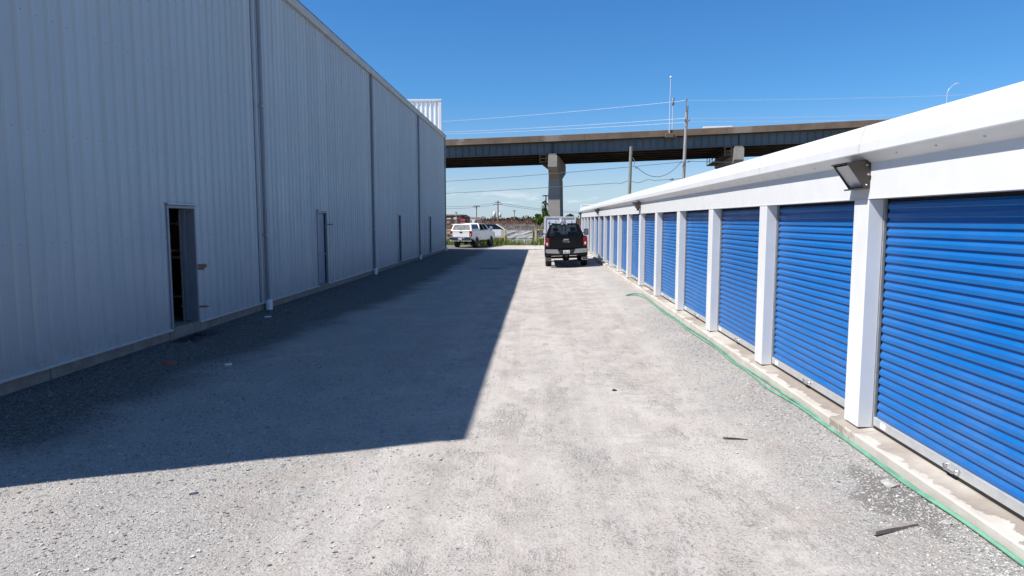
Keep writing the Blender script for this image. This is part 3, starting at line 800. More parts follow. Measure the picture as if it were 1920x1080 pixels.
def pickup(name, label, paint, tyre_r, tyre_w, zb, rimm, topper):
    """zb: lift of the body"""
    t = thing(name, label, 'pickup truck')
    hw = 1.0; yr, yf, L = 1.28, 5.15, 6.25; ar = tyre_r+.07; az = tyre_r+.0
    bot = .42+zb
    def arch(cy): 
        h = max(0, bot-az); a = math.degrees(math.asin(min(.95, h/ar)))
        return arc(cy, az, ar, 180-a, a, 10)
    belt = 1.22+zb
    out = [(.10, bot+.18), (yr-ar-.12, bot+.06)]+arch(yr)+arch(yf)+[(L-.12, bot), (L, bot+.15), (L, .98+zb), (L-.18, 1.12+zb), (L-1.35, belt-.02), (4.85, belt+.03), (2.12, belt+.03), (2.12, .92+zb), (.06, .92+zb), (.06, bot+.25)]
    m_ = MB(); m_.prism(out, 'x', -hw, hw, .035, 2)
    for s_ in (-1, 1):
        a, b = sorted((s_*.90, s_*(hw+.001))); m_.bbox(a, b, .04, 2.10, .90+zb, 1.25+zb, .02, 2)
        # shoulder crease and arch lips
        a, b = sorted((s_*(hw-.01), s_*(hw+.045)))
        for cy in (yr, yf):
            pts = arc(cy, az, ar+.05, 170, 10, 12)+arc(cy, az, ar-.005, 10, 170, 12); m_.prism(pts, 'x', a, b)
    m_.bbox(-.9, .9, 2.02, 2.10, .9+zb, 1.24+zb, .01)
    body = m_.build('body', paint, t)
    cb, ct = (.965, 2.14, 4.95, belt+.0), (.71, 2.46, 4.10, 1.89+zb)
    cab = None
    def lerp4(v):
        return tuple(cb[i]+(ct[i]-cb[i])*v for i in range(4))
    m_ = MB(); frust(m_, lerp4(.88), ct, .085); m_.hexa([(-cb[0], cb[1], cb[3]), (cb[0], cb[1], cb[3]), (cb[0], cb[2], cb[3]), (-cb[0], cb[2], cb[3])], [(-lerp4(.10)[0], lerp4(.10)[1], lerp4(.10)[3]), (lerp4(.10)[0], lerp4(.10)[1], lerp4(.10)[3]), (lerp4(.10)[0], lerp4(.10)[2], lerp4(.10)[3]), (-lerp4(.10)[0], lerp4(.10)[2], lerp4(.10)[3])])
    bars = dict(rear=((0, .08), (.92, 1)), front=((0, .06), (.94, 1)), right=((0, .075), (.44, .48), (.84, 1)), left=((0, .16), (.52, .56), (.925, 1)))
    for fc, uu in bars.items():
        for a, b in uu:
            q, p_ = on_face(cb, ct, fc, a, b, .08, .92, 0.0); nv = (q[0]-p_[0]).normalized(); m_.hexa(q, [v-nv*.045 for v in q])
    cab = m_.build('cab', paint, t)
    sm = MB()
    for x in (-.45, .45):
        for y in (2.75, 3.75): sm.bbox(x-.25, x+.25, y-.08, y+.08, belt-.3, belt+.22, .05); sm.bbox(x-.13, x+.13, y-.06, y+.04, belt+.26, belt+.44, .04)
    sm.build('seats', M['seat'], cab); MB().bbox(-.85, .85, 4.5, 4.8, belt-.2, belt+.06, .05).build('dashboard', M['chassis'], cab)
    def win(nm, face, u0, u1, v0, v1, mt, par=cab, b=cb, tt=ct, d=.006):
        q, p = on_face(b, tt, face, u0, u1, v0, v1, d); return MB().hexa(p, q).build(nm, mt, par)
    win('rear_window', 'rear', (.07, .10), (.93, .90), .16, .90, M['glass'])
    win('windshield', 'front', .05, .95, .06, .93, M['glass'])
    for face in ('right', 'left'):
        f = (lambda a, b: (a, b)) if face == 'right' else (lambda a, b: (1-b, 1-a))
        def W(a, b): 
            return ((a[0], a[1]), (b[0], b[1])) if face == 'right' else ((1-b[0], 1-b[1]), (1-a[0], 1-a[1]))
        for (a, b) in (((.07, .08), (.44, .44)), ((.48, .48), (.86, .82))):
            u0, u1 = W(a, b); win('side_window', face, u0, u1, .10, .88, M['glass'])
    # tailgate
    m_ = MB(); m_.bbox(-.80, .80, .0, .06, bot+.30, 1.24+zb, .015, 2)
    m_.bbox(-.78, .78, -.02, .03, 1.17+zb, 1.235+zb, .012, 2)
    tg = m_.build('tailgate', paint, t)
    MB().bbox(-.13, .13, -.03, -.012, 1.08+zb, 1.16+zb, .01).build('handle', M['rubber'] if topper else M['chrome'], tg)
    # lights
    for s_ in (-1, 1):
        a, b = sorted((s_*.805, s_*(hw+.006))); ll = MB().bbox(a, b, -.012, .14, bot+.36, 1.22+zb, .02, 2).build('tail_light', M['red_lens'], t)
        c = (a+b)/2; MB().bbox(c-.035, c+.035, -.02, .0, bot+.44, bot+.56, .008).build('reverse_lens', M['clear_lens'], ll)
        a, b = sorted((s_*.62, s_*.97)); MB().bbox(a, b, L-.10, L+.012, .80+zb, 1.0+zb, .02).build('headlight', M['clear_lens'], t)
        # mirrors
        m_ = MB().tube([(s_*.95, 4.55, belt+.10), (s_*1.16, 4.50, belt+.13)], .03, 6); a, b = sorted((s_*1.10, s_*1.34)); m_.bbox(a, b, 4.42, 4.56, belt-.02, belt+.34, .03, 2)
        mr = m_.build('mirror', M['rubber'] if not topper else paint, t)
        MB().box(a+.03, b-.03, 4.405, 4.418, belt+.10, belt+.30).build('mirror_glass', M['blue_glass'], mr)
        MB().box(a+.03, b-.03, 4.405, 4.418, belt+.01, belt+.08).build('mirror_glass', M['chrome'], mr)
    # bumper: two chrome wings with a dark step and plate between
    for s_ in (-1, 1):
        pts = [(s_*.33, bot+.06), (s_*.41, bot+.25), (s_*1.0, bot+.28), (s_*1.02, bot+.12), (s_*.9, bot+.06), (s_*.36, bot+.03)]
        MB().prism(pts, 'y', -.20, .06, .02).build('rear_bumper', M['chrome'], t)
    MB().bbox(-.98, .98, -.15, .05, bot-.08, bot+.029, .01).build('bumper_valance', M['trim'] if topper else M['rubber'], t)
    MB().bbox(-.36, .36, -.17, .05, bot+.0, bot+.20, .01).build('bumper_step', M['chrome'] if topper else M['rubber'], t)
    MB().bbox(-1.0, 1.0, L-.06, L+.10, bot+.0, bot+.26, .03).build('front_bumper', M['chrome'], t)
    MB().bbox(-.58, .58, L-.03, L+.03, bot+.32, 1.0+zb, .02).build('grille', M['rubber'], t)
    pl = MB().bbox(-.155, .155, -.185, -.173, bot+.03, bot+.18, .004).build('license_plate', M['plate'], t)
    m_ = MB()
    for i in range(7):
        if i == 4: continue
        x = -.115+i*.036; m_.box(x, x+.022, -.189, -.1855, bot+.065, bot+.125)
    m_.build('plate_characters', M['ink'], pl)
    # underside, axle, hitch, exhausts
    m_ = MB().box(-.42, .42, .35, L-.5, bot-.02, bot+.12); m_.tube([(-.75, yr, tyre_r), (.75, yr, tyre_r)], .06, 8); m_.lathe([(.02, -.2), (.17, -.12), (.19, 0), (.17, .12), (.02, .2)], (.0, yr, tyre_r), 'x', 12)
    m_.tube([(-.75, yf, tyre_r), (.75, yf, tyre_r)], .06, 8); m_.bbox(-.05, .05, -.22, .3, bot-.14, bot-.03, .01)
    m_.box(-.92, .92, .3, .5, bot+.0, bot+.1)
    for s_ in (-1, 1):
        for cy in (yr, yf): m_.box(*sorted((s_*.5, s_*.86)), cy-ar+.02, cy+ar-.02, az+ar*.55, az+ar*.95)
    m_.build('chassis', M['chassis'], t)
    for s_ in (-1, 1):
        for cy in (yr, yf): wheel(t, s_*(hw-.5*tyre_w+.02), cy, tyre_r, tyre_w, s_, rimm)
    if not topper:
        for s_ in (-1, 1):
            c = s_*.86
            e = MB(); z0, z1 = bot-.31, bot-.17
            e.bbox(c-.135, c+.135, -.10, .42, z0, z0+.022, .004); e.bbox(c-.135, c+.135, -.10, .42, z1-.022, z1, .004)
            e.bbox(c-.135, c-.11, -.10, .42, z0+.022, z1-.022, .004); e.bbox(c+.11, c+.135, -.10, .42, z0+.022, z1-.022, .004)
            eo = e.build('exhaust_tip', M['chrome'], t)
            e = MB(); e.box(c-.11, c+.11, -.04, -.02, z0+.022, z1-.022); e.build('exhaust_mouth', M['rubber'], eo)
            MB().tube([(c+.07*math.cos(2*math.pi*k/16), -.055, (z0+z1)/2+.035*math.sin(2*math.pi*k/16)) for k in range(17)], .009, 5, False).build('exhaust_rim', M['steel'], eo)
        # third brake light, cab lamps, oval badge
        cz = ct[3]-.055
        br = MB().bbox(-.06, .06, ct[1]-.045, ct[1]+.02, cz, cz+.055, .006).build('brake_light', M['red_lens'], cab)
        MB().bbox(-.155, -.062, ct[1]-.044, ct[1]+.02, cz+.003, cz+.05, .006).build('cargo_lamp', M['clear_lens'], cab)
        MB().bbox(.062, .155, ct[1]-.044, ct[1]+.02, cz+.003, cz+.05, .006).build('cargo_lamp', M['clear_lens'], cab)
        zc = bot+.62
        bd = MB(); bd.lathe([(.001, -.012), (.085, -.012), (.09, -.010), (.09, 0)], (0, 0, 0), 'y', 24)
        for i, v in enumerate(bd.v): bd.v[i] = (v[0]*1.75, v[1]-.004, v[2]*.80+zc)
        bo = bd.build('badge', M['dark_glass'], tg)
        rg = [(1.75*.095*math.cos(2*math.pi*k/32), -.014, zc+.80*.095*math.sin(2*math.pi*k/32)) for k in range(33)]
        MB().tube(rg, .007, 6, False).build('badge_rim', M['chrome'], bo)
        text_obj('badge_lettering', 'Ford', .085, M['chrome'], bo, Matrix.Translation((0, -.018, zc))@Matrix.Rotation(R(90), 4, 'X'))
    else:
        tb, tt = (.985, .06, 2.10, 1.25+zb), (.80, .32, 2.02, 1.83+zb)
        m_ = MB(); frust(m_, tb, tt, .05); m_.bbox(-.985, .985, .05, 2.10, 1.225+zb, 1.262+zb, .008); tp = m_.build('bed_cap', paint, t)
        def tw(nm, face, u0, u1, v0, v1, mt): return win(nm, face, u0, u1, v0, v1, mt, tp, tb, tt)
        tw('rear_hatch', 'rear', .07, .93, .10, .90, M['grey_glass'])
        tw('side_window', 'right', (.10, .12), (.93, .93), .28, .86, M['blue_glass'])
        MB().bbox(-.04, .04, -.0, .05, 1.27+zb, 1.31+zb, .006).build('hatch_latch', M['rubber'], tp)
        # left side hatch propped open
        MB().hexa([(-.86, .7, 1.70+zb), (-.86, 1.7, 1.70+zb), (-1.20, 1.7, 1.80+zb), (-1.20, .7, 1.80+zb)], [(-.86, .7, 1.74+zb), (-.86, 1.7, 1.74+zb), (-1.20, 1.7, 1.83+zb), (-1.20, .7, 1.83+zb)]).build('open_hatch', paint, tp)
        for s_ in (1,): MB().bbox(hw-.01, hw+.012, 3.35, 3.55, 1.05+zb, 1.08+zb, .005).build('door_handle', M['chrome'], t)
        zc = bot+.62
        MB().bbox(-.10, .10, -.014, .01, zc+.0, zc+.07, .01).build('badge', M['rubber'], tg)
    return t
bt = pickup('pickup_truck', 'black crew cab pickup parked with its tail to the camera beside the storage doors', M['black_paint'], .43, .30, .24, M['rim_black'], False)
bt.location = (1.40, 33.6, .03); bt.rotation_euler = (0, R(-2.0), R(-.5)); bt.scale = (1.03, 1, 1)
wt = pickup('pickup_truck', 'white pickup with a bed cap parked past the warehouse corner by the yellow fence', M['white_paint'], .46, .31, .24, M['rim'], True)
wt.location = (-6.52, 57.3, .0); wt.rotation_euler = (0, 0, R(-15.5)); wt.scale = (.96, .96, .97)

def suv(label, loc, rz):
    t = thing('white_suv', label, 'car', (0, 0, 0))
    out = [(.1, .45), (.55, .38)]+arc(.95, .36, .42, 180, 0, 8)+arc(3.75, .36, .42, 180, 0, 8)+[(4.6, .4), (4.75, .6), (4.7, .95), (4.3, 1.12), (3.5, 1.22), (.1, 1.25), (.0, .9)]
    MB().prism(out, 'x', -.95, .95, .05, 2).build('body', M['white_paint'], t)
    b, tt = (.90, .12, 3.72, 1.2), (.72, .45, 2.75, 1.84)
    m_ = MB(); frust(m_, b, tt, .06); c = m_.build('cabin', M['white_paint'], t)
    for face, u0, u1 in (('right', (.06, .08), (.46, .44)), ('right', (.49, .47), (.95, .92)), ('left', (.05, .08), (.51, .53)), ('left', (.54, .56), (.94, .92)), ('front', (.05, .06), (.95, .94)), ('rear', (.1, .12), (.9, .88))):
        q, p = on_face(b, tt, face, u0, u1, .08, .92); MB().hexa(p, q).build('window', M['dark_glass'], c)
    MB().bbox(-.70, .70, .5, 2.6, 1.838, 1.86, .01).build('roof_glass', M['dark_glass'], c)
    for s_ in (-1, 1):
        for y in (.95, 3.75): wheel(t, s_*.84, y, .36, .22, s_, M['rim'])
        a, q = sorted((s_*.6, s_*.93)); MB().bbox(a, q, 4.6, 4.74, .85, 1.0, .02).build('headlight', M['clear_lens'], t)
        MB().bbox(a, q, -.01, .1, .85, 1.1, .02).build('tail_light', M['red_lens'], t)
    t.location = loc; t.rotation_euler = (0, 0, rz); return t
suv('white car with dark glass roof standing behind the fence beyond the white pickup', (-7.0, 69.2, .12), R(-83))

# ------------------------------------------------------------------ container behind the black pickup
ct_ = thing('storage_container', 'white steel box with two pale door panels behind the black pickup', 'container', (1.78, 56, 0))
x0, x1, y0, y1, zt = .48, 3.02, 55.7, 61.5, 2.62
m = MB().box(x0+.06, x1-.06, y0+.06, y1, .05, zt-.06)
for i in range(19):
    y = y0+.2+i*.29
    for s_, xx in ((-1, x0+.06), (1, x1-.06)): m.box(min(xx, xx+s_*.03), max(xx, xx+s_*.03), y, y+.14, .15, zt-.1)
m.build('shell', M['container'], ct_)
m = MB(); m.bbox(x0, x0+.12, y0, y0+.14, .0, zt-.09, .006); m.bbox(x1-.12, x1, y0, y0+.14, .0, zt-.09, .006); m.bbox(x0, x1, y0, y0+.14, zt-.088, zt, .006); m.bbox(x0+.12, x1-.12, y0, y0+.14, .0, .16, .006)
m.bbox(1.62, 1.88, y0+.01, y0+.08, .16, zt-.09, .006)
m.build('frame', M['container'], ct_)
for i, (a, b) in enumerate(((x0+.17, 1.57), (1.93, x1-.17))):
    d = MB().bbox(a, b, y0+.04, y0+.08, .18, zt-.28, .008).build('door_panel', M['container_panel'], ct_)
    m = MB()
    for xx in (a+.2, b-.2): m.tube([(xx, y0+.015, .2), (xx, y0+.015, zt-.3)], .018, 6)
    m.build('lock_bar', M['galv'], d)
m = MB().bbox(.78, .95, y0+.033, y0+.039, 2.02, 2.14, .001); m.bbox(1.02, 1.35, y0+.033, y0+.039, 2.04, 2.09, .001); m.build('door_marking', M['rust'], ct_)
MB().bbox(1.70, 1.84, y0-.06, y0+.01, 2.14, 2.30, .02).build('lamp', M['sign_white'], ct_)
m = MB(); m.hexa([(1.63, y0-.03, 2.28), (1.70, y0-.03, 2.28), (1.70, y0, 2.28), (1.63, y0, 2.28)], [(1.50, y0-.03, zt-.1), (1.57, y0-.03, zt-.1), (1.57, y0, zt-.1), (1.50, y0, zt-.1)])
m.build('gusset', M['galv'], ct_); m = MB()
m.hexa([(1.84, y0-.03, 2.28), (1.91, y0-.03, 2.28), (1.91, y0, 2.28), (1.84, y0, 2.28)], [(1.97, y0-.03, zt-.1), (2.04, y0-.03, zt-.1), (2.04, y0, zt-.1), (1.97, y0, zt-.1)])
m.build('gusset', M['galv'], ct_)

# ------------------------------------------------------------------ fence, gate and signs
FY = 64.6
def pipe_fence(label, xa, xb, n):
    t = thing('pipe_fence', label, 'fence', ((xa+xb)/2, FY, 0))
    for i in range(n):
        x = xa+(xb-xa)*i/(n-1); MB().tube([(x, FY, -.1), (x, FY, 1.46)], .05, 8).build('post', M['yellow'], t)
    for z in (1.40, .64): MB().tube([(xa, FY, z), (xb, FY, z)], .032, 6).build('rail', M['yellow'], t)
    return t
pipe_fence('yellow pipe fence left of the gate behind the white pickup', -34, -3.16, 10)
pipe_fence('yellow pipe fence right of the gate, passing behind the storage container', -.31, 10, 4)
def crinkle(mb, x0, x1, y, z0, z1, amp=.05, nx_=40, nz_=14, seed=0):
    vs = []; 
    for j in range(nz_+1):
        for i in range(nx_+1):
            u, v = i/nx_, j/nz_; x = x0+(x1-x0)*u; z = z0+(z1-z0)*v
            d = amp*mnoise.noise(Vector((u*5-v*3.6+seed, v*1.0, seed)))+amp*.6*mnoise.noise(Vector((u*16+v*6, v*4, seed+4)))
            vs.append((x+amp*.2*d, y+d, z-(.05*abs(mnoise.noise(Vector((u*5, seed, 0)))) if j == nz_ else 0)))
    n = len(vs); w = nx_+1
    fs = [(j*w+i, j*w+i+1, (j+1)*w+i+1, (j+1)*w+i) for j in range(nz_) for i in range(nx_)]
    mb.add(vs, fs, True); mb.add([(a, b+.006, c) for a, b, c in vs], [f[::-1] for f in fs], True); return mb
ga = thing('chain_gate', 'gate covered with crumpled white grey sheeting between yellow posts', 'gate', (-1.75, FY, 0))
m = MB()
for x in (-3.0, -.53): m.tube([(x, FY, .05), (x, FY, 1.38)], .03, 6)
for z in (.08, .62, 1.38): m.tube([(-3.0, FY+.02*(z == .62), z), (-.53, FY, z)], .025, 6)
m.build('gate_frame', M['galv'], ga)
crinkle(MB(), -2.98, -.56, FY-.05, .64, 1.36, .035, seed=2).build('sheeting', M['sheet'], ga)
crinkle(MB(), -2.96, -.57, FY-.04, .10, .60, .025, seed=9).build('sheeting', M['sheet'], ga)
for (a, b, s_, lab) in ((.28, 1.0, 5, 'short white sheet tied to the fence right of the gate'),):
    o = crinkle(MB(), a, b, FY-.06, .66, 1.34, .03, seed=s_).build('fence_sheet', M['sheet']); tag(o, lab, 'tarpaulin')
o = MB().bbox(-4.36, -3.54, FY-.10, FY-.075, .82, 1.46, .004).build('fence_sign', M['sign_white']); tag(o, 'blank white board fixed to the yellow fence right of the white pickup', 'sign')
o = MB().bbox(-.34, -.18, FY-.09, FY-.06, .2, 1.3, .004).build('marker_board', M['sheet']); tag(o, 'narrow pale board leaning on the right gate post', 'board')

# ------------------------------------------------------------------ vegetation
def blades(name, label, cat, n, xr, yr_, hr, w, mats, plume=0, lean=.12, base=-.1, dens=None):
    vs, fs, mi = [], [], []; c = 0
    for _ in range(n):
        x = rng.uniform(*xr); y = yr_[0]+(yr_[1]-yr_[0])*rng.beta(1, 1.7)
        if dens is not None and rng.random() > dens(x, y): continue
        h = rng.uniform(*hr); a = rng.uniform(0, math.pi); dx, dy = math.cos(a)*w/2, math.sin(a)*w/2*.5
        lx, ly = rng.normal(0, lean)*h, rng.normal(0, lean)*h
        z0 = base if callable(base) is False else base(x, y)
        vs += [(x-dx, y-dy, z0), (x+dx, y+dy, z0), (x+lx*.5+dx*.8, y+ly*.5+dy*.8, z0+h*.6), (x+lx*.5-dx*.8, y+ly*.5-dy*.8, z0+h*.6)]
        fs.append((c, c+1, c+2, c+3)); mi.append(0)
        vs += [(x+lx+dx*.1, y+ly, z0+h), (x+lx-dx*.1, y+ly, z0+h)]
        fs.append((c+3, c+2, c+4, c+5)); mi.append(0); c += 6
        if plume:
            pw = plume*rng.uniform(.6, 1.2); ph = plume*rng.uniform(2, 3.6)
            q = (x+lx, y+ly, z0+h-ph*.3)
            vs += [(q[0]-pw/2, q[1], q[2]), (q[0]+pw/2, q[1], q[2]+.05), (q[0]+pw/2+lx*.2, q[1]+.02, q[2]+ph*.8), (q[0]-pw*.1+lx*.3, q[1], q[2]+ph)]
            fs.append((c, c+1, c+2, c+3)); mi.append(1); c += 4
    o = raw(name, vs, fs, None, mats=mats, mi=mi); tag(o, label, cat, kind='stuff'); return o
blades('reed_bed', 'dense pale dead reeds standing beyond the fence', 'reeds', 15000, (-46, 32), (71, 98), (1.3, 2.0), .055, [M['reed_pale'], M['reed_pale']], plume=.09,
       dens=lambda x, y: .12+.88*smooth(868, 912, 1010+1280*x/y))
blades('plumed_reeds', 'reddish brown plumed reeds rising behind the pale reed bed', 'reeds', 20000, (-45, 40), (90, 150), (1.5, 2.35), .055, [M['reed_red'], M['reed_red']], plume=.16,
       dens=lambda x, y: smooth(880, 945, 1010+1280*x/y+rng.normal(0, 8)))
blades('weeds', 'green weeds along the foot of the yellow fence and gate', 'weeds', 15000, (-30, 9), (63.2, 69), (.25, .8), .05, [M['grass'], M['grass_dry']], lean=.25, base=-.05,
       dens=lambda x, y: .25+.75*(mnoise.noise(Vector((x*.6, y*.8, 2)))+.6))
blades('dry_grass', 'dry straw coloured grass between the weeds and the reeds', 'grass', 4000, (-40, 22), (65.5, 73), (.3, .9), .05, [M['grass_dry'], M['grass_dry']], lean=.3, base=-.12)

def crown_cloud(n, c, rad, leaf, lumps=7):
    cs = []; lumps += 6
    for _ in range(lumps):
        d = rng.normal(0, 1, 3); d /= np.linalg.norm(d); cs.append((np.array(c)+d*np.array(rad)*.55, rng.uniform(.22, .5)))
    vs, fs = [], []; k = 0
    for _ in range(n):
        cc, rr = cs[rng.integers(len(cs))]; d = rng.normal(0, 1, 3); d /= np.linalg.norm(d)
        p = cc+d*np.array(rad)*rr*rng.uniform(.35, 1)**.5
        a = rng.normal(0, 1, 3); a /= np.linalg.norm(a); b = np.cross(a, rng.normal(0, 1, 3)); b /= np.linalg.norm(b); s_ = leaf*rng.uniform(.6, 1.4)
        vs += [p-a*s_, p-b*s_*.5, p+a*s_, p+b*s_*.5]; fs.append((k, k+1, k+2, k+3)); k += 4
    return vs, fs
def bush(label, x, y, h, r_, n=2600, m_='leaf', leaf=.16, name='leafy_tree', cat='tree', group=None):
    t = thing(name, label, cat, (x, y, -.1), 0, group)
    m = MB()
    m.tube([(x, y, -.1), (x+.1, y, h*.35), (x+.05, y+.1, h*.7), (x+.1, y, h*.95)], [h*.03, h*.025, h*.015, h*.004], 7)
    for k in range(6):
        a = k*1.05; m.tube([(x+.08, y, h*(.25+.08*k)), (x+math.cos(a)*r_*.6, y+math.sin(a)*r_*.6, h*(.45+.08*k))], [h*.012, h*.004], 5)
    m.build('trunk', M['bark'], t)
    vs, fs = crown_cloud(n, (0, 0, h*.55), (r_, r_, h*.46), leaf, 12)
    raw('crown', vs, fs, M[m_], t); return t
bush('bushy bright green tree left of the near bridge pier', .45, 79, 3.75, 1.25)
bush('green tree showing right of the near bridge pier', 3.7, 81, 3.3, 1.1, m_='tree_far')
t = bush('thin spindly dead-topped tree beside the near bridge pier', .72, 83, 5.2, .5, 260, 'tree_far', .14)
bush('low dark shrub against the sheeting right of the gate', -.7, 67.5, 1.75, .45, 260, 'tree_far', .09, 'shrub', 'shrub')
# far tree line reads as one mass
vs, fs = [], []
for i in range(120):
    x = -190+i*3.3+rng.uniform(-2, 2); y = rng.uniform(330, 420); h = rng.uniform(2.2, 4.6)
    v_, f_ = crown_cloud(130, (x, y, h*.45+.5), (rng.uniform(4, 7), 5, h*.62), .75, 5); o_ = len(vs); vs += v_; fs += [tuple(q+o_ for q in f) for f in f_]
tag(raw('tree_line', vs, fs, M['tree_far']), 'low dark green tree line along the horizon', 'trees', kind='stuff')

# ------------------------------------------------------------------ bridge
BD = Vector((1, -.11, 0)).normalized(); BN = Vector((.11, 1, 0)).normalized()     # along / away from the camera
BO = Vector((1.92, 94.68, 0))
def bz(s_): return 11.33+.024*s_+.00012*min(s_, 90)*max(s_, -20) if s_ > -20 else 10.898+.019*(s_+20)
def bp(s_, w, z): return tuple(BO+BD*s_+BN*w+Vector((0, 0, z)))
br = thing('highway_bridge', 'long highway overpass with brown parapet and blue grey steel girders crossing behind the lot', 'bridge', tuple(BO))
def strip(mb, prof, s0, s1, ds):
    n = int((s1-s0)/ds); k = len(prof); vs = []
    for i in range(n+1):
        s_ = s0+(s1-s0)*i/n
        vs += [bp(s_, w, bz(s_)+z) for w, z in prof]
    fs = [(i*k+j, i*k+(j+1) % k, (i+1)*k+(j+1) % k, (i+1)*k+j) for i in range(n) for j in range(k)]
    mb.add(vs, fs+[tuple(range(k)), tuple(range(n*k, n*k+k))[::-1]]); return mb
S0, S1, DWID = -130, 170, 17.5
m = strip(MB(), [(-.75, 1.66), (-.75, 1.85), (DWID+.75, 1.85), (DWID+.75, 1.66)], S0, S1, 6); m.build('deck', M['deck'], br)
for w0 in (-.80, DWID+.45):
    strip(MB(), [(w0, 1.60), (w0+.36, 1.60), (w0+.36, 1.852), (w0+.30, 2.0), (w0+.22, 2.43), (w0+.05, 2.43), (w0, 2.40)], S0, S1, 6).build('parapet', M['parapet'], br)
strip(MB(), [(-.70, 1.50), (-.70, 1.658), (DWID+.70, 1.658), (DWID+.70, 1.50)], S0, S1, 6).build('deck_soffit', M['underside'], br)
for gi in range(6):
    w = gi*DWID/5; m = MB()
    strip(m, [(w-.02, .05), (w+.02, .05), (w+.02, 1.50), (w-.02, 1.50)], S0, S1, 6); strip(m, [(w-.22, 0), (w+.22, 0), (w+.22, .05), (w-.22, .05)], S0, S1, 6)
    strip(m, [(w-.2, 1.455), (w+.2, 1.455), (w+.2, 1.499), (w-.2, 1.499)], S0, S1, 6)
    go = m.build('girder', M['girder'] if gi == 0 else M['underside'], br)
    if gi == 0:
        m = MB(); s_ = S0+.5
        while s_ < S1:
            z = bz(s_); q = [bp(s_, w-.16, z+.052), bp(s_+.03, w-.16, z+.052), bp(s_+.03, w-.02, z+.052), bp(s_, w-.02, z+.052)]
            m.hexa(q, [(a, b, c+1.40) for a, b, c in q]); s_ += .95
        tag(m.build('stiffener', M['girder'], go), kind='stuff')
m = MB(); s_ = S0
while s_ < S1:
    for gi in range(5): 
        w = gi*DWID/5+.05; z = bz(s_); q = [bp(s_, w, z+.5), bp(s_+.08, w, z+.5), bp(s_+.08, w+DWID/5-.1, z+.5), bp(s_, w+DWID/5-.1, z+.5)]; m.hexa(q, [(a, b, c+.5) for a, b, c in q])
    s_ += 6
m.build('cross_frame', M['underside'], br)
for s_ in (-48, -24, 0, 24.4, 48.8, 73):
    z = bz(s_); W = .62; zt = z-.02
    m = MB()
    def sec(w, zb_, ww=W): return [bp(s_-ww, w, zb_), bp(s_+ww, w, zb_), bp(s_+ww, w, zt-.22), bp(s_-ww, w, zt-.22)]
    secs = [sec(-.55, zt-1.75), sec(1.1, zt-2.75, .68), sec(2.0, zt-3.2, .76), sec(8.0, zt-3.2, .70), sec(10, zt-2.75, .60), sec(DWID+.5, zt-1.5, .50)]
    vs = [p for q in secs for p in q]
    m.add(vs, [(i*4+j, i*4+(j+1) % 4, i*4+4+(j+1) % 4, i*4+4+j) for i in range(5) for j in range(4)]+[(3, 2, 1, 0), (20, 21, 22, 23)])
    cap = m.build('pier_cap', M['pier'], br)
    m = MB()
    for gi in range(6):
        w = gi*DWID/5; m.hexa([bp(s_-.45, w-.35, zt-.22), bp(s_+.45, w-.35, zt-.22), bp(s_+.45, w+.35, zt-.22), bp(s_-.45, w+.35, zt-.22)], [bp(s_-.45, w-.35, zt), bp(s_+.45, w-.35, zt), bp(s_+.45, w+.35, zt), bp(s_-.45, w+.35, zt)])
    m.hexa([bp(s_-.55, -.5, zt-.222), bp(s_+.50, -.5, zt-.222), bp(s_+.50, -.2, zt-.222), bp(s_-.55, -.2, zt-.222)], [bp(s_-.55, -.5, zt+.0), bp(s_+.50, -.5, zt), bp(s_+.50, -.2, zt), bp(s_-.55, -.2, zt)])
    m.build('bearing', M['parapet'], cap)
    a, b, w0, w1 = .77, .95, 2.0, 7.9
    m = MB().hexa([bp(s_-b, w0-.1, -.5), bp(s_+b, w0-.1, -.5), bp(s_+b, w1+.1, -.5), bp(s_-b, w1+.1, -.5)], [bp(s_-a, w0, zt-3.21), bp(s_+a, w0, zt-3.21), bp(s_+a, w1, zt-3.21), bp(s_-a, w1, zt-3.21)])
    m.build('pier_shaft', M['pier'], br)
    # inspection walkway with a railing beside the cap
    m = MB(); 
    for w in (-.3, 2.5, 5.5, 8.5, 11.5, 14.5, DWID):
        m.tube([bp(s_-1.75, w, zt-1.15), bp(s_-1.75, w, zt-.05)], .05, 5)
    m.tube([bp(s_-.9, -.3, zt-1.1), bp(s_-.9, -.3, zt-.05)], .05, 5)
    for zz in (-1.1, -.62, -.12):
        m.tube([bp(s_-1.75, -.3, zt+zz), bp(s_-1.75, DWID, zt+zz)], .04, 5); m.tube([bp(s_-1.75, -.3, zt+zz), bp(s_-.9, -.3, zt+zz)], .04, 5)
    q = [bp(s_-1.8, 1.5, zt-1.22), bp(s_-.6, 1.5, zt-1.22), bp(s_-.6, DWID, zt-1.22), bp(s_-1.8, DWID, zt-1.22)]
    m.hexa(q, [(a_, b_, c_+.06) for a_, b_, c_ in q]); m.build('walkway', M['rust'], br)
    q = [bp(s_-.03, -.26, z+.0), bp(s_+.03, -.26, z), bp(s_+.03, -.03, z), bp(s_-.03, -.03, z)]
    MB().hexa(q, [(a_, b_, c_+1.5) for a_, b_, c_ in q]).build('expansion_joint', M['rubber'], br)

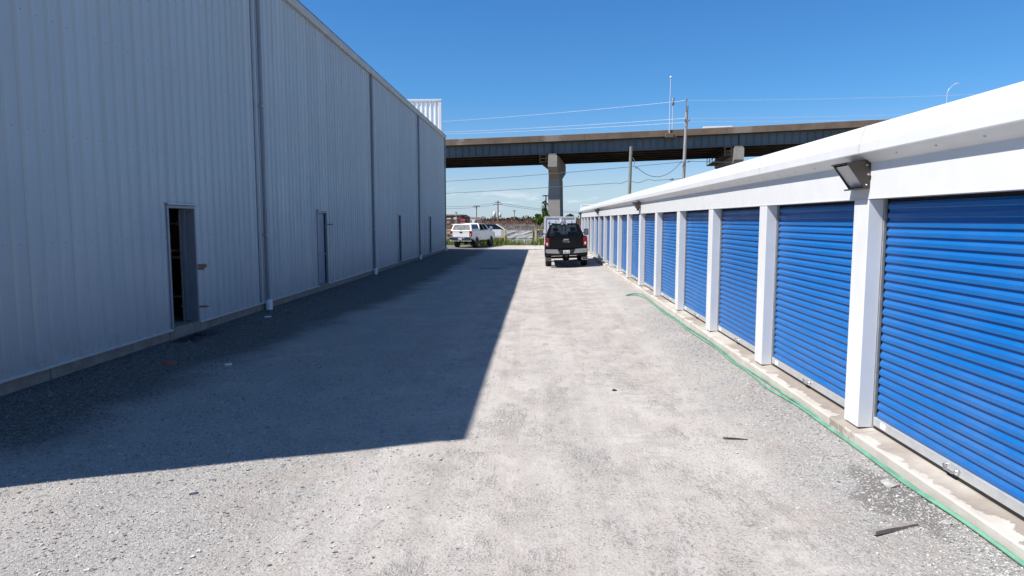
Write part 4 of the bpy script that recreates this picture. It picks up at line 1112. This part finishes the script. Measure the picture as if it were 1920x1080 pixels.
def on_bridge(px, py):  # distance along the bridge for a sight line
    d = _fw+_rt*((px-960)/FPX)+_up*((540-py)/FPX)
    a = np.array([[d.x, -BD.x], [d.y, -BD.y]]); r_ = np.linalg.solve(a, np.array([BO.x, BO.y])); return float(r_[1])
def mast(label, s_, w, h, rad, cap):
    z = bz(s_)+2.0; b = Vector(bp(s_, w, z)); t = thing('bridge_mast', label, 'mast', tuple(b))
    MB().tube([b, b+Vector((0, 0, h*.5)), b+Vector((.03, 0, h))], [rad, rad*.8, rad*.6], 8).build('mast_pole', M['mast'], t)
    MB().bbox(b.x-.5, b.x+.5, b.y-.3, b.y+.15, b.z-.6, b.z-.05, .03).build('mast_base', M['parapet'], t)
    m_ = MB()
    if cap: m_.lathe([(.001, 0), (.13, -.02), (.15, -.9), (.06, -.95)], b+Vector((.03, 0, h+.05)), 'z', 10)
    else: m_.lathe([(.001, .22), (.12, .16), (.16, 0), (.05, -.1)], b+Vector((.03, 0, h)), 'z', 10)
    m_.build('mast_head', M['insul'] if cap else M['clear_lens'], t)
mast('taller pale slim mast standing on the bridge parapet left of the leaning pole', on_bridge(1254, 250), -.95, 7.1, .075, False)
mast('shorter mast with a dark drum top beside the taller mast on the bridge', on_bridge(1260, 245), -.55, 4.5, .065, True)
s_ = on_bridge(1773, 190); b = Vector(bp(s_, -.3, bz(s_)+2.0)); z1 = 19.2
t = thing('street_lamp', 'pale street lamp with a curved arm on the bridge above the storage roof', 'street lamp', tuple(b))
MB().tube([b, (b.x, b.y, z1-1.0)], [.06, .04], 8).build('lamp_pole', M['mast'], t)
MB().tube([(b.x, b.y, z1-1.1), (b.x+.15, b.y, z1-.7), (b.x+.6, b.y, z1-.2), (b.x+.95, b.y, z1-.02)], .026, 6).build('lamp_arm', M['mast'], t)
MB().hexa([(b.x+.85, b.y-.12, z1-.08), (b.x+1.35, b.y-.08, z1+.02), (b.x+1.35, b.y+.08, z1+.02), (b.x+.85, b.y+.12, z1-.08)], [(b.x+.85, b.y-.08, z1+.06), (b.x+1.35, b.y-.05, z1+.12), (b.x+1.35, b.y+.05, z1+.12), (b.x+.85, b.y+.08, z1+.06)]).build('lamp_head', M['mast'], t)
# white van whose roof clears the parapet
s_ = on_bridge(1318, 240)+3.6; zd = bz(s_)+1.853
v = thing('white_van', 'white van on the bridge with only its roof showing above the parapet', 'van', bp(s_, 9.5, zd), math.atan2(BD.y, BD.x))
def vb(mb, n_, m_, par=v): return mb.build(n_, m_, par, off=(0, 0, 0))
o = vb(MB().prism([(-2.55, .35), (-2.55, 1.83), (-2.45, 1.93), (1.5, 1.93), (2.1, 1.25), (2.6, 1.05), (2.65, .35)], 'y', -.95, .95, .04, 2), 'body', M['white_paint'])
vb(MB().prism([(1.58, 1.83), (2.06, 1.30), (2.10, 1.33), (1.63, 1.86)], 'y', -.8, .8), 'windshield', M['glass'], o)
for x in (-1.7, 1.7):
    for y in (-.85, .85): vb(MB().lathe([(.05, -.11), (.34, -.11), (.36, 0), (.34, .11), (.05, .11)], (x, y, .36), 'y', 16), 'wheel', M['tyre'])

# ------------------------------------------------------------------ utility poles and wires
def pole(label, pts, r0, r1, m_, name='utility_pole'):
    t = thing(name, label, 'utility pole', pts[0])
    MB().tube(pts, [r0+(r1-r0)*i/(len(pts)-1) for i in range(len(pts))], 10).build('pole', m_, t); return t
P1b, P1t = Vector((12.72, 62, -.1)), Vector((13.03, 62, 12.35))
p1 = pole('tall leaning grey utility pole rising behind the storage roof in front of the bridge', [P1b, P1b.lerp(P1t, .5), P1t], .18, .125, M['pole_wood'])
MB().tube([P1t+Vector((-.12, -.1, -.5)), P1t+Vector((-.10, -.1, .45))], .035, 6).build('ridge_pin', M['insul'], p1)
MB().lathe([(.02, .3), (.08, .25), (.05, .18), (.09, .12), (.05, .05), (.09, 0), (.04, -.08)], P1t+Vector((-.10, -.1, .40)), 'z', 10).build('insulator', M['insul'], p1)
z2 = 11.05
m = MB().bbox(P1t.x-.22, P1t.x+.25, 61.82, 61.90, z2-.06, z2+.06, .01)
for dx in (-.18, .2): m.lathe([(.03, .16), (.07, .12), (.04, .06), (.07, 0)], (P1t.x+dx, 61.86, z2+.05), 'z', 8)
m.build('bracket', M['insul'], p1)
m = MB().bbox(12.55, 13.35, 61.76, 61.84, 7.42, 7.5, .01); m.lathe([(.05, -.12), (.05, .12)], (12.6, 61.8, 7.46), 'x', 8); m.lathe([(.05, -.12), (.05, .12)], (13.3, 61.8, 7.52), 'x', 8); m.build('cable_clamp', M['insul'], p1)
p2 = pole('shorter plain greenish wooden pole behind the storage roof left of the leaning pole', [(7.53, 58, -.1), (7.58, 58, 4.4), (7.66, 58, 8.42)], .17, .125, M['pole_green'])
m = MB().tube([(7.8, 57.9, 7.5), (7.95, 57.9, 7.3), (7.92, 57.9, 6.9), (7.78, 57.9, 6.75)], .03, 6); m.lathe([(.06, -.12), (.06, .12)], (8.12, 57.9, 6.68), 'x', 8); m.build('cable_hook', M['insul'], p2)

def wire(label, a, b, sag, r_, m_, name='power_line', n=40, group=None, wig=None):
    a, b = Vector(a), Vector(b); pts = []
    for i in range(n+1):
        t_ = i/n; p = a.lerp(b, t_); p.z -= 4*sag*t_*(1-t_)
        if wig: p.z += wig(t_)
        pts.append(p)
    tag(MB().tube(pts, r_, 5).build(name, m_), label, 'wire', group)
G = 'upper power lines'
LP = Vector((-25, 88.5, 0)); RP = Vector((62, 53, 0))
wire('uppermost pale wire running left from the pin of the tall leaning pole', (P1t.x-.10, 61.9, 12.8), (LP.x, LP.y, 14.4), .35, .017, M['wire_pale'], group=G)
wire('middle pale wire running left from the tall leaning pole', (P1t.x-.18, 61.86, 11.25), (LP.x, LP.y, 13.25), .25, .017, M['wire_pale'], group=G)
wire('lowest pale wire of three running left from the tall leaning pole', (P1t.x-.2, 61.7, 10.88), (LP.x-1, LP.y, 13.07), .25, .017, M['wire_pale'], group=G)
wire('uppermost thin wire running right from the tall leaning pole', (P1t.x-.10, 61.9, 12.8), (RP.x, RP.y, 13.1), .5, .010, M['mast'], group=G)
wire('middle thin wire running right from the tall leaning pole', (P1t.x+.2, 61.86, 11.25), (RP.x, RP.y, 11.6), .4, .009, M['mast'], group=G)
wire('lowest thin wire running right from the tall leaning pole', (P1t.x+.2, 61.7, 10.95), (RP.x, RP.y, 11.2), .45, .009, M['mast'], group=G)
wire('dark cable from the clamp of the leaning pole toward the warehouse, under the bridge', (12.6, 61.8, 7.46), (LP.x, LP.y, 6.7), .28, .024, M['wire_dark'], 'cable')
wire('dark cable from the leaning pole clamp running right behind the roof', (13.3, 61.8, 7.52), (RP.x, RP.y, 7.0), .5, .024, M['wire_dark'], 'cable')
wire('slack looped cable hanging between the two wooden poles', (8.22, 57.9, 6.66), (12.55, 61.8, 7.42), .98, .024, M['wire_dark'], 'cable', 20)
wire('lowest dark cable with a wavy slack end above the storage roof', (12.75, 61.8, 6.02), (LP.x, LP.y, 5.2), .15, .024, M['wire_dark'], 'cable', 120,
     wig=lambda t_: (.12*math.sin((t_-.06)*2*math.pi/.045) if .055 < t_ < .135 else 0))
o = MB().lathe([(.04, -.2), (.10, -.15), (.10, .15), (.04, .2)], (11.9, 62.4, 5.98), 'x', 10).build('cable_splice', M['insul']); tag(o, 'dark cable splice box on the lowest wire above the storage roof', 'splice box')

# ------------------------------------------------------------------ far background
def X_at(px, y):
    d = _fw+_rt*((px-960)/FPX)+_up*.1; return d.x*y/d.y
def Z_at(py, y):
    d = _fw+_up*((540-py)/FPX); return CAM_H+d.z*y/d.y
def lamp_t(label, px, pytop, y, wpx, thick=.09):
    x = X_at(px, y); z = Z_at(pytop, y); w = wpx/FPX*y
    t = thing('street_light', label, 'street light', (x, y, -.1))
    MB().tube([(x, y, -.1), (x, y, z)], [thick*1.3, thick], 7).build('pole', M['pole_wood'], t)
    MB().bbox(x-w/2, x+w/2, y-.08, y+.08, z-.06, z+.08, .02).build('cross_arm', M['insul'], t)
    for s_ in (-1, 1): MB().bbox(x+s_*w/2-.28, x+s_*w/2+.28, y-.2, y+.2, z-.10, z+.04, .03).build('lamp_head', M['insul'], t)
lamp_t('T shaped street light rising beyond the white pickup', 893.5, 386.5, 120, 7)
lamp_t('T shaped street light left of the near bridge pier', 1023.5, 367, 106, 7)
lamp_t('distant short street light above the reeds', 964.5, 395, 150, 1.6)
lamp_t('tiny light post on the roof line of the far brick building', 855.5, 398, 178, 2)
y = 125; x = X_at(933.5, y); zt = Z_at(376, y)
t = thing('utility_pole', 'distant utility pole with cross arms and grey transformers above the reeds', 'utility pole', (x, y, -.1))
MB().tube([(x, y, -.1), (x, y, zt)], [.17, .12], 8).build('pole', M['pole_wood'], t)
for z, w in ((Z_at(383.5, y), .85), (Z_at(379.5, y), .5)): MB().bbox(x-w, x+w, y-.08, y+.08, z-.06, z+.06, .01).build('cross_arm', M['insul'], t)
for dx, r_, h_ in ((-.62, .26, 1.1), (.42, .20, .9)):
    MB().lathe([(.001, h_), (r_, h_-.05), (r_, .05), (.001, 0)], (x+dx, y, Z_at(408, y)), 'z', 12).build('transformer', M['container'], t)
lx = x-40
for k, z in enumerate((Z_at(383, y), Z_at(380, y))):
    wire(['lower', 'upper'][k]+' thin wire running left from the distant utility pole', (x, y, z), (X_at(780, 100), 100, z-.9), .5, .02, M['wire_dark'], 'power_line')
    wire(['lower', 'upper'][k]+' thin wire running right from the distant utility pole', (x, y, z), (X_at(1200, 190), 190, z-.3), 1.2, .028, M['wire_dark'], 'power_line')

def far_building(name, label, px0, px1, pytop, y, depth, wallm, roofm, wins):
    xa, xb, zt_ = X_at(px0, y), X_at(px1, y), Z_at(pytop, y)
    t = thing(name, label, 'building', ((xa+xb)/2, y, 0))
    MB().box(xa, xb, y, y+depth, -.2, zt_-.35).build('wall', wallm, t)
    MB().bbox(xa-.15, xb+.15, y-.15, y+depth+.15, zt_-.35, zt_, .03).build('roof', roofm, t)
    for (a, b, c, d, mm, nm) in wins:
        fo = MB().bbox(X_at(a, y), X_at(b, y), y-.07, y-.003, Z_at(d, y), Z_at(c, y), .01).build(nm, M[mm], t)
    return t
far_building('brick_building', 'long low dark brick building far left with a flat grey roof', 795, 863, 402, 185, 18, M['brick'], M['deck'],
             [(838, 845, 409, 411, 'scrap_white', 'window'), (851, 857, 407.5, 411.5, 'container', 'wall_sign'), (846, 849, 411, 420, 'pane', 'door'), (858, 861, 410, 419, 'pane', 'window'), (838, 843, 415, 419, 'reed_pale', 'loading_door')])
far_building('brick_building', 'lower reddish brick building between the flat roofed one and the white shed', 863.5, 881, 405, 190, 12, M['brick'], M['roof_dark'],
             [(865, 867, 408, 416, 'pane', 'window'), (870, 872, 409, 416, 'pane', 'window'), (876, 878, 409, 416, 'pane', 'window')])
far_building('white_shed', 'plain bright white shed beyond the T shaped street light', 882, 902.5, 405.3, 180, 8, M['sign_white'], M['white'],
             [(898, 900, 412, 416, 'pane', 'window'), (897.5, 898.4, 407.8, 409, 'pane', 'vent')])
# stop sign
y = 120; x = X_at(868, y); zc = Z_at(413.2, y)+.02
t = thing('stop_sign', 'red octagonal stop sign above a white plate beyond the white pickup', 'sign', (x, y, -.1))
MB().tube([(x, y+.05, -.1), (x, y+.05, zc+.3)], .04, 6).build('post', M['galv'], t)
oc = [(x+.40*math.cos(R(22.5+45*k)), zc+.40*math.sin(R(22.5+45*k))) for k in range(8)]
pn = MB().prism(oc, 'y', y-.02, y+.01).build('stop_panel', M['stop_red'], t)
text_obj('stop_lettering', 'STOP', .30, M['sign_white'], pn, Matrix.Translation((0, -.025, zc+.1))@Matrix.Rotation(R(90), 4, 'X'), .003)
MB().bbox(x-.38, x+.38, y-.02, y+.01, zc-.80, zc-.44, .004).build('white_plate', M['sign_white'], t)

# ------------------------------------------------------------------ sky, sun, camera
tosun = Vector((-1, -.40, 1.40)).normalized()
elev = math.asin(tosun.z); az = math.atan2(tosun.x, tosun.y)
w = bpy.data.worlds.new('World'); scene.world = w; w.use_nodes = True
nt = w.node_tree
class WN(NT):
    def __init__(s, t): s.t = t; s.n = t.nodes; s.l = t.links
n = WN(nt)
sky = n.new('ShaderNodeTexSky', sky_type='NISHITA', sun_disc=False, sun_elevation=elev, sun_rotation=az, altitude=0, air_density=1.0, dust_density=0.0, ozone_density=1.6)
hs = n.new('ShaderNodeHueSaturation', inp={'Saturation': 1.0, 'Value': 1.0, 'Color': sky.outputs[0]})
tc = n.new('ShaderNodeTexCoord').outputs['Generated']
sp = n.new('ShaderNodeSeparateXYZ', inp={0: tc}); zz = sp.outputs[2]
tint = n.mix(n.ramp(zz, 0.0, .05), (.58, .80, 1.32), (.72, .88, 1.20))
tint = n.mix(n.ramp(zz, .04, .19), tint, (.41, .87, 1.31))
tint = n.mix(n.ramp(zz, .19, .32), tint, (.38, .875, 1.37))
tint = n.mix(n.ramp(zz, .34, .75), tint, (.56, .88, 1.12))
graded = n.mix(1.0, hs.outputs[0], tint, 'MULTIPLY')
cn = n.noise(n.scalevec(tc, (9, 9, 60)), 1.6, 7, .62, .3)
band = n.math('MULTIPLY', n.ramp(zz, .004, .018), n.ramp(zz, .062, .026))
cl = n.math('MULTIPLY', n.ramp(cn, .50, .72), n.math('MULTIPLY', band, .75))
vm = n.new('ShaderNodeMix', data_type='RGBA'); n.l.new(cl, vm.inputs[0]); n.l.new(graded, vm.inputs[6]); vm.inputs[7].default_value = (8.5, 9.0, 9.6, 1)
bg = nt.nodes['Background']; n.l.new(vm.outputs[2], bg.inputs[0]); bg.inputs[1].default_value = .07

sl = bpy.data.lights.new('sun', 'SUN'); sl.energy = 5.0; sl.angle = R(.5); sl.color = (1, .95, .88)
so = bpy.data.objects.new('sun', sl); link(so); so.rotation_euler = (-tosun).to_track_quat('-Z', 'Y').to_euler(); so.location = (-30, -20, 40)

cd = bpy.data.cameras.new('camera'); cam = bpy.data.objects.new('camera', cd); link(cam)
cd.sensor_width = 36; cd.lens = FPX/1920*36; cd.clip_start = .05; cd.clip_end = 8000
Mx = Matrix((( _rt.x, _up.x, -_fw.x, 0), (_rt.y, _up.y, -_fw.y, 0), (_rt.z, _up.z, -_fw.z, CAM_H), (0, 0, 0, 1)))
cam.matrix_world = Mx
scene.camera = cam
vs_ = scene.view_settings
vs_.view_transform = 'Standard'; vs_.look = 'None'; vs_.gamma = 1; vs_.exposure = 0.55
scene.render.film_transparent = False
